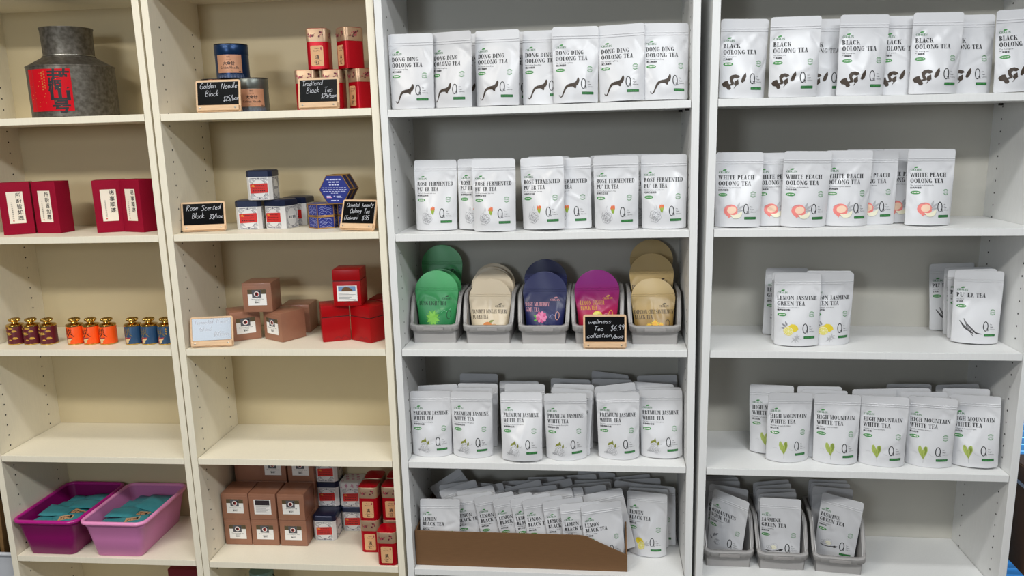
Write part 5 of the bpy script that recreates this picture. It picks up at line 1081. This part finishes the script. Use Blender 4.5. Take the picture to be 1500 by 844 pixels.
# red lidded cubes
RCUBE = mat('red_card', 'a3040c', .34, var=.06, scale=20, spec=.3); RSEAM = mat('dark_red_seam', '4a050b', .6); PIC = mat('picture_blue', '6f8fb8', .5); PICB = mat('picture_brown', '6b4a2c', .5); MTN = mat('dark_red_ink', '7d0a12', .5)  # the collar between base and lid is a darker red card
def red_cube(label, x, y, z, yaw, lab=False):
    t = thing('red_lidded_box', label, 'box', on('B', 2, x, y, z, yaw), 'red lidded boxes'); s_ = .079
    m = MB(); m.box((-s_ / 2, -s_ / 2, 0), (s_ / 2, s_ / 2, .070), RCUBE, .002); m.build('box_base', t, 40)
    m = MB(); m.box((-s_ / 2 + .0012, -s_ / 2 + .0012, .0695), (s_ / 2 - .0012, s_ / 2 - .0012, .0725), RSEAM); m.build('inner_collar', t)
    m = MB(); m.box((-s_ / 2, -s_ / 2, .072), (s_ / 2, s_ / 2, .104), RCUBE, .003); m.build('box_lid', t, 40)
    P = Print(); rg = random.Random(2)
    for q in range(2): P.line([(-.010, .003 + q * .003), (.004, .012 + q * .002), (.012, .007), (.022, .016 - q * .003), (.036, .003 + q * .002)], .0011, MTN)
    P.build('mountain_print', flat(-s_ / 2), t)
    if lab:
        P = Print(); P.rect(-.028, .014, .029, .058, PAPER); P.rect(-.024, .042, .025, .0565, PIC, 1)
        P.poly([(-.016, .042), (-.012, .051), (-.004, .0545), (.006, .053), (.013, .049), (.018, .042)], PICB, 2)
        for q in range(6): P.rect(-.024, .0175 + q * .0036, .024 - (q * 3 % 4) * .006, .0188 + q * .0036, GREYINK, 1)
        P.build('paper_label', flat(-s_ / 2), t)
red_cube('red lidded box at the lower left of the red trio', .414, .122, 0, 22)
red_cube('red lidded box at the lower right of the red trio, by the upright post', .521, .113, 0, -31)
red_cube('red lidded box on top, with a white picture label', .4665, .118, .1043, 3, True)
red_cube('red lidded box behind, only its dark red top showing at the post', .5440, .2095, 0, -4)

# bottom compartments
t = thing('red_gift_box', 'dark red box on the bottom shelf below the tubs', 'box', at('A', .503, .175, BASE + .0004))
DR = mat('dark_red_card', '7a0f1e', .5)
m = MB(); m.box((-.073, -.06, 0), (.073, .06, .150), DR, .002); m.build('box_base', t, 40); m = MB(); m.box((-.075, -.062, .151), (.075, .062, .195), DR, .002); m.build('box_lid', t, 40)
m = MB(); m.lathe([(.003, 0), (.003, .001), (.0015, .002)], GILT, 14); s_ = m.build('clasp', t, 40); s_.location = (-.005, -.0622, .162); s_.rotation_euler = (math.pi / 2, 0, 0)
CELA = mat('pale_green_tin', '6f8f86', .35, .3)
t = thing('green_tin', 'pale green tin on the bottom shelf of the second cream bookcase', 'tin', at('B', .1035, .16, BASE + .0004))
m = MB(); m.lathe([(.034, 0), (.0355, .001), (.0355, .148)], CELA, 40); m.build('tin_body', t, 35)
m = MB(); m.lathe([(.0365, .1485), (.0368, .149), (.0368, .1795), (.0355, .182), (.031, .1828)], CELA, 40); m.build('tin_lid', t, 35)
m = MB(); m.tube([(.0365, 0, .165), (.046, 0, .150), (.047, 0, .11), (.0365, 0, .085)], .002, BLKL, 8); m.build('wire_clasp', t, 60)
# ------------------------------------------------------------ grey bins
def bin_(label, mx, group):
    t = thing('storage_bin', label, 'bin', mx, group)
    bw, tw, d0, d1, lip, top, th = .119, .129, .178, .186, .052, .132, .0022   # base and upper widths, depths, heights
    yF = lambda z: -.010 * z / top; H = lambda z: bw / 2 + (tw - bw) / 2 * z / top; yB = lambda z: d0 + (d1 - d0) * z / top; YS = .060
    m = MB()
    def panel(o):                                     # extrude a four or five sided sheet inwards
        pts, n = o; n = Vector(n) * th; k = len(pts); m.loft([[Vector(p) for p in pts], [Vector(p) + n for p in pts]], BINM)
    panel(([(-H(0), 0, 0), (H(0), 0, 0), (H(lip), yF(lip), lip), (-H(lip), yF(lip), lip)], (0, 1, 0)))
    panel(([(H(0), d0, 0), (-H(0), d0, 0), (-H(top), yB(top), top), (H(top), yB(top), top)], (0, -1, 0)))
    for sg in (-1, 1):
        p = [(sg * H(0), 0, 0), (sg * H(0), d0, 0), (sg * H(top), yB(top), top), (sg * H(top), YS, top), (sg * H(lip), yF(lip), lip)]
        panel((p if sg > 0 else p[::-1], (-sg, 0, 0)))
    m.box((-H(0) + .001, .001, 0), (H(0) - .001, d0 - .001, .003), BINM); m.build('bin_body', t, 30)
    # moulded rim: along the lip, round the corners, up the sloping sides and round the back
    path = []
    fl = .0082
    for i in range(-6, 7): path.append(((i / 6) * (H(lip) - .012), yF(lip) - .0005 - .0015 * (1 - (i / 6) ** 2), lip, 0, -1))
    def corner(cx, cy, r, a0, a1, z0, z1, n=5): return [(cx + r * math.cos(R(a0 + (a1 - a0) * i / n)), cy + r * math.sin(R(a0 + (a1 - a0) * i / n)), z0 + (z1 - z0) * i / n, math.cos(R(a0 + (a1 - a0) * i / n)), math.sin(R(a0 + (a1 - a0) * i / n))) for i in range(n + 1)]
    path += corner(H(lip) - .012, yF(lip) + .012, .012, -90, 0, lip, lip + .006)
    for i in range(1, 6):
        q = i / 6; z = lip + .006 + (top - lip - .006) * (q ** .9); path.append((H(z), yF(lip) + .012 + (YS - .012) * q ** 1.1, z, 1, 0))
    path.append((H(top), YS + .012, top, 1, 0)); path += corner(H(top) - .010, yB(top) - .010, .010, 0, 90, top, top)
    half = [p for p in path]; left = [(-x, y, z, -nx, ny) for x, y, z, nx, ny in half[::-1] if x > H(lip) - .0121]
    path = half + left[:-1]
    rows = ([], [], [], [])
    for x, y, z, nx, ny in path:
        f = fl if ny > -.5 else fl + .003; l_ = math.hypot(nx, ny) or 1; nx, ny = nx / l_, ny / l_
        sk = .017 if ny < -.5 else .012
        rows[0].append((x - nx * .001, y - ny * .001, z + .0004)); rows[1].append((x + nx * f * .75, y + ny * f * .75, z + .0006)); rows[2].append((x + nx * f, y + ny * f, z - .002)); rows[3].append((x + nx * (f - .0015), y + ny * (f - .0015), z - sk))
    m = MB(); n = len(path); v = [p for r in rows for p in r]; m.add(v, [[r * n + i, (r + 1) * n + i, (r + 1) * n + (i + 1) % n, r * n + (i + 1) % n] for r in range(3) for i in range(n)], BINM)
    o = m.build('bin_rim', t, 50); sol = o.modifiers.new('thickness', 'SOLIDIFY'); sol.thickness = .0018; sol.offset = -1
    m = MB(); m.box((-.028, yF(lip) - .0172, lip - .0125), (.028, yF(lip) - .0140, lip - .0035), BINS, .0012); m.build('label_slot', t, 40)
    return t
BX = (.0975, .2480, .4010, .5475, .6995); BY = (.0745, .0680, .0650, .0650, .0600)
for i, (x, y) in enumerate(zip(BX, BY)):
    bin_(('grey plastic bin of green round-topped bags', 'grey plastic bin of tan round-topped bags', 'grey plastic bin of navy round-topped bags', 'grey plastic bin of magenta bags, behind the chalkboard sign', 'grey plastic bin of gold round-topped bags')[i], on('C', 2, x, y), 'grey storage bins')
for i, (x, y, a) in enumerate(((.0985, .072, 0), (.2445, .068, -1), (.3935, .060, -5))):
    bin_('grey plastic bin, %s of the three on the lowest shelf' % ('leftmost', 'middle', 'rightmost')[i], on('D', 4, x, y, 0, a), 'grey storage bins')
# small bags lying along the right side of the rightmost bin
for i in range(2):
    sh = Pouch(.09, .140, .004, .003, .85, 400 + i)
    pouch('jasgreen', sh, 0, ('white pouch wedged edgewise against the right wall of the rightmost bin', 'white pouch squeezed edgewise beside the slanting jasmine pouch')[i], on('D', 4, .3935 + .054 - .013 * i, .172 + .004 * i, .0045, 85, 0, 0), 'jasmine green tea pouches')

# ------------------------------------------------------------ round-topped wellness bags
def round_kind(key, lo, hi, ink, title, pic, zr=(0.02, .17)):
    RK[key] = (mat('bag_' + key, lo, .36, grad=(zr[0], zr[1], hi), spec=.5), ink, title, pic)
RK = {}
def pic_green(P):
    for k in range(16): leaf(P, -.012, .052, .024, .009, k * math.pi / 8 + .1, LEAFG2 if k % 2 else LEAFG3, k % 2)
    P.ell(-.012, .052, .006, .006, LEAFG2, 3)
    P.line([(.014, .066), (.024, .074), (.034, .070), (.044, .078)], .0010, mat('splash_ink', '8fd0a8', .4), 0); P.polys(_arc(.040, .062, .0075, .0125, -40, 300, .0018, .0018, 24), DGR2, 4)
LEAFG2 = mat('bright_leaf_ink', '7cc043', .5); LEAFG3 = mat('mid_leaf_ink', '4fa03a', .5); DGR2 = mat('dark_green_ink', '0d3f22', .5)
def pic_tan(P): P.ell(-.006, .032, .016, .011, mat('tangerine_ink', 'c9772f', .5)); P.ell(.016, .028, .011, .010, mat('longan_ink', 'b89061', .5), 1); leaf(P, .0, .042, .016, .007, .4, OLIVE, 2)
def pic_navy(P):
    pk = mat('peony_ink', 'c0487c', .5); pk2 = mat('peony_light_ink', 'd97aa3', .5)
    for k in range(9): P.ell(-.010 + .011 * math.cos(k * .7), .056 + .009 * math.sin(k * .7), .0075, .0055, pk if k % 2 else pk2, k % 3, 12, k * .7)
    P.ell(-.010, .056, .006, .005, pk2, 4); leaf(P, -.022, .056, .014, .008, 2.8, LEAFG3, 0); leaf(P, -.024, .050, .012, .007, 3.5, LEAFG3, 0)
    P.line([(.016, .054), (.024, .064), (.034, .060), (.042, .074)], .0011, mat('navy_splash_ink', '8a8fc4', .4)); P.polys(_arc(.041, .060, .0070, .0120, -40, 300, .0018, .0018, 24), mat('rose_gold_ink', 'd59a8a', .4), 1)
def pic_mag(P):
    P.ell(.0, .060, .016, .013, YEL); P.ell(-.001, .062, .013, .009, YEL2, 1); P.line([(.018, .058), (.026, .066), (.034, .064), (.040, .074)], .0011, mat('magenta_splash_ink', 'd88aa0', .4)); P.polys(_arc(.042, .063, .0070, .0120, -40, 300, .0018, .0018, 24), mat('amber_ink', 'd79a2e', .4), 1)
def pic_gold(P):
    yk = mat('chrysanthemum_ink', 'e0a526', .5)
    for cx, cz, s_ in ((.004, .038, 1), (.022, .034, .8), (-.016, .033, .7)):
        for k in range(14): leaf(P, cx, cz, .014 * s_, .004 * s_, k * math.pi / 7, yk if k % 2 else YEL, k % 2)
    P.polys(_arc(.044, .040, .0070, .0110, -40, 300, .0018, .0018, 24), BROWN, 1)
round_kind('green', '0c6a38', '4fb46c', DGR2, (('LUNG LIGHT TEA', .084, -.054, .088),), pic_green)
round_kind('tan', 'cbbb9f', 'd9c8ac', BROWN, (('TANGRINE LONGAN JUJUBE', .112, -.056, .087), ('PU-ERH TEA', .052, -.056, .0725)), pic_tan)
round_kind('navy', '141b50', '262a5a', mat('rose_ink', 'cf8f9c', .5), (('ROSE MUBERRY', .074, -.059, .089), ('GOJI TEA', .044, -.059, .0745)), pic_navy)
round_kind('magenta', 'b01a3a', '8a1878', mat('gold_title_ink', 'cf9a35', .45), (('LEMON GINGER', .072, -.050, .090), ('BLACK TEA', .050, -.050, .0765)), pic_mag, (.05, .15))
round_kind('gold', '86662a', 'cdb27a', mat('brown_title_ink', '3a2a18', .5), (('EMPEROR CHRYSANTHEMUM', .120, -.059, .087), ('BLACK TEA', .056, -.059, .0725)), pic_gold, (.03, .14))
RSH = [Pouch(.125, (.186, .166, .183)[i], .015, .006, .70, 500 + i, True) for i in range(3)] + [Pouch(.123, .186, .006, .004, .70, 510 + i, True) for i in range(2)]
RB = {}
def round_bag(label, key, si, x, y, dz, yaw, lean, roll, printed=1):
    m_, ink, title, pic = RK[key]; sh = RSH[si]
    t = thing('round_topped_bag', label, 'pouch', on('C', 2, x, y, dz + .0015 + .007 * math.sin(lean) + .055 * abs(math.sin(roll)), yaw, lean, roll), 'round-topped wellness tea bags')
    if (key, si) not in RB:
        RB[key, si] = (sh.body(m_), sh.zip(m_), {})
        o = sh.h - .186
        P = Print(); [P.polys(serif(s_, x_, z_ + o, .0112, w_), ink) for s_, w_, x_, z_ in title]; P2 = Print(); logo(P2, .016, .1045 + o, .029, ink, ink); P3 = Print(); pic(P3)
        for n, q in (('title_lettering', P), ('logo', P2), ('illustration', P3)): RB[key, si][2][n] = q.mb(sh.on_front(), .0004, fine=.004).mesh(n)
    b, z, pr = RB[key, si]; put('bag_body', b, t); put('zip_seal', z, t)
    if printed:
        for n, me in pr.items(): put(n, me, t)
round_bag('bright green round-topped bag at the front of the leftmost bin', 'green', 0, .0972, .107, .007, 1, .12, .01)
round_bag('green round-topped bag just behind the front green one', 'green', 3, .0978, .150, .004, -1, .16, .012, 0)
round_bag('dark green round-topped bag standing high at the back of the leftmost bin', 'green', 4, .0972, .205, .066, 1, .10, 0)
round_bag('tan round-topped bag at the front of the second bin', 'tan', 1, .2476, .097, .004, 1, .30, .008)
round_bag('tan round-topped bag second in its bin', 'tan', 3, .2484, .130, .005, -1, .34, .008, 0)
round_bag('tan round-topped bag third in its bin', 'tan', 4, .2480, .165, .005, 1, .20, -.01, 0)
round_bag('tan round-topped bag rearmost in its bin', 'tan', 3, .2478, .200, .010, 0, .10, .012, 0)
round_bag('navy round-topped bag at the front of the middle bin', 'navy', 2, .4008, .103, .004, 0, .20, .01)
round_bag('navy round-topped bag at the back of the middle bin', 'navy', 4, .4012, .168, .026, 1, .12, 0, 0)
round_bag('magenta round-topped bag above the chalkboard sign', 'magenta', 0, .5474, .098, .006, 1, .14, -.01)
round_bag('gold round-topped bag at the front of the rightmost bin', 'gold', 1, .6993, .087, .004, 0, .30, -.01)
round_bag('gold round-topped bag leaning high in the middle of the rightmost bin', 'gold', 2, .6990, .166, .042, -1, .10, -.015)
round_bag('brownish gold round-topped bag rearmost in the rightmost bin', 'gold', 4, .6996, .216, .072, 0, .10, 0, 0)
sign('chalkboard price sign in front of the bin with the magenta bag', on('C', 2, .5665, .012, .0005, 0, .10), [('wellness', -.044, .066, .0105, .060, .02), ('Tea', -.030, .0475, .0100, .026, .03), ('collection', -.048, .028, .0100, .066, .05), ('$6.99', .014, .047, .0120, .036, .10), ('/bag', .018, .026, .0085, .030, .12)], .113, .090, 7)

# ------------------------------------------------------------ cardboard tray
t = thing('cardboard_tray', 'brown cardboard tray full of lemon black tea pouches', 'tray', on('C', 4, .3235, .021))
tw, td, th_ = .603, .240, .004
def sheet(name, pts, dv):
    m = MB(); dv = Vector(dv); m.loft([[Vector(p) for p in pts], [Vector(p) + dv for p in pts]], CARD); return m.build(name, t)
x0, x1 = -tw / 2, tw / 2
sheet('tray_front', [(x0, 0, 0), (x1, 0, 0), (x1, 0, .050), (x0 + .487, 0, .104), (x0 + .47, 0, .1065), (x0, 0, .107)], (0, th_, 0))
sheet('tray_back', [(x0, td, 0), (x1, td, 0), (x1, td, .107), (x0, td, .107)], (0, -th_, 0))
for sx, n in ((-1, 'left'), (1, 'right')):
    x = x0 if sx < 0 else x1 - th_; zf = .107 if sx < 0 else .050
    sheet('tray_side', [(x, th_, .0), (x, td - th_, 0), (x, td - th_, .107), (x, .09, .107), (x, th_, zf)], (th_, 0, 0))
m = MB(); m.box((x0 + th_, th_, 0), (x1 - th_, td - th_, .0035), CARD); m.build('tray_floor', t)

# ------------------------------------------------------------ right of the bookcases: table with boxes before the window
TBL = mat('dark_table_top', '3d332c', .5, var=.15, scale=20)
t = thing('side_table', 'dark side table under the cardboard boxes by the window', 'table', Matrix.Translation((2.32, .02, FLOOR)))
m = MB(); m.box((-.50, -.26, .395), (.50, .26, .42), TBL, .003); m.build('tabletop', t, 30)
for sx in (-1, 1):
    for sy in (-1, 1):
        m = MB(); m.box((sx * .46 - .02, sy * .22 - .02, .0005), (sx * .46 + .02, sy * .22 + .02, .3945), TBL, .002); m.build('leg', t, 30)
BOXD = mat('carton_brown', '6d4a30', .8, var=.10, scale=60, stretch=(.3, 3, 3)); TAPE = mat('white_tape', 'dcd6dc', .4)  # cartons have their own brown, with fine grain
def carton(label, x, y, z, w_, d_, h, yaw, open_=False):
    t = thing('cardboard_box', label, 'box', Matrix.Translation((x, y, z)) @ Matrix.Rotation(R(yaw), 4, 'Z'), 'cardboard boxes by the window')
    m = MB(); m.box((-w_ / 2, -d_ / 2, 0), (w_ / 2, d_ / 2, h), BOXD, .002); m.build('box_body', t, 30)
    for sy in (-1, 1):
        m = MB(); m.box((-w_ / 2 + .002, (0 if sy > 0 else -d_ / 2) + .001, h + .0002), (w_ / 2 - .002, (d_ / 2 if sy > 0 else 0) - .001, h + .0032), BOXD, .0008); m.build('flap', t, 30)
    if open_:
        m = MB(); m.box((-w_ / 2 - .0006, -d_ / 2 + .002, h - .010), (-w_ / 2 + .0001, d_ / 2 - .002, h + .0036), TAPE); m.build('white_edge_strip', t)
    m = MB(); m.box((-w_ / 2 - .0004, -.022, h * .6), (-w_ / 2 + .0001, .022, h + .0036), TAPE); m.box((-w_ / 2 - .0004, -.022, h + .0034), (w_ / 2, .022, h + .0038), TAPE); m.build('tape', t)
carton('lower cardboard box of the two by the window', 1.928, -.02, FLOOR + .4204, .52, .36, .240, 0, True)
carton('upper cardboard box of the two by the window', 1.902, -.015, FLOOR + .4204 + .2445, .48, .34, .045, 0)

# ------------------------------------------------------------ left of the bookcases: white basket of kraft bags
t = thing('plastic_basket', 'white plastic basket of brown paper bags left of the bookcases', 'basket', Matrix.Translation((-1.424, .198, FLOOR + .0004)))
BSK = mat('white_plastic', 'c9ccd2', .4)
m = MB(); H_ = .362
o = [lift(rsq(.27 + .08 * f, .24 + .06 * f, .03), H_ * f) for f in (0, .01, .5, 1)]; i_ = [lift(rsq(.344 - .08 * (1 - f), .294 - .06 * (1 - f), .028), H_ * f) for f in (1, .5, .02)]
m.loft(o + i_, BSK); m.build('basket_body', t, 40)
m = MB(); m.tube(lift(rsq(.356, .306, .034, 8), H_), .006, BSK, 10, True); m.build('basket_rim', t, 60)
KR = mat('kraft_paper', '8d6a3f', .75, var=.2, scale=30); KRD = mat('dark_kraft_paper', '4a3722', .8, var=.2, scale=30)
for k in range(6):
    a = -1.424 - .085 + .036 * k
    t = thing('paper_bag', 'folded brown paper bag standing in the white basket', 'paper bag', Matrix.Translation((a - .012, .198, FLOOR + .011)) @ Matrix.Rotation(R(2.5), 4, 'Y'), 'paper bags in the basket')
    h = .58 + .03 * ((k * 3) % 4)
    m = MB(); m.box((-.007, -.085, 0), (.007, .085, h), (KR, KRD)[k % 2], .003); m.build('bag_sheets', t, 30)
    m = MB(); m.box((-.0085, -.0855, h * .86), (.0085, .0855, h * .89), KRD, .002); m.build('fold_band', t, 30)
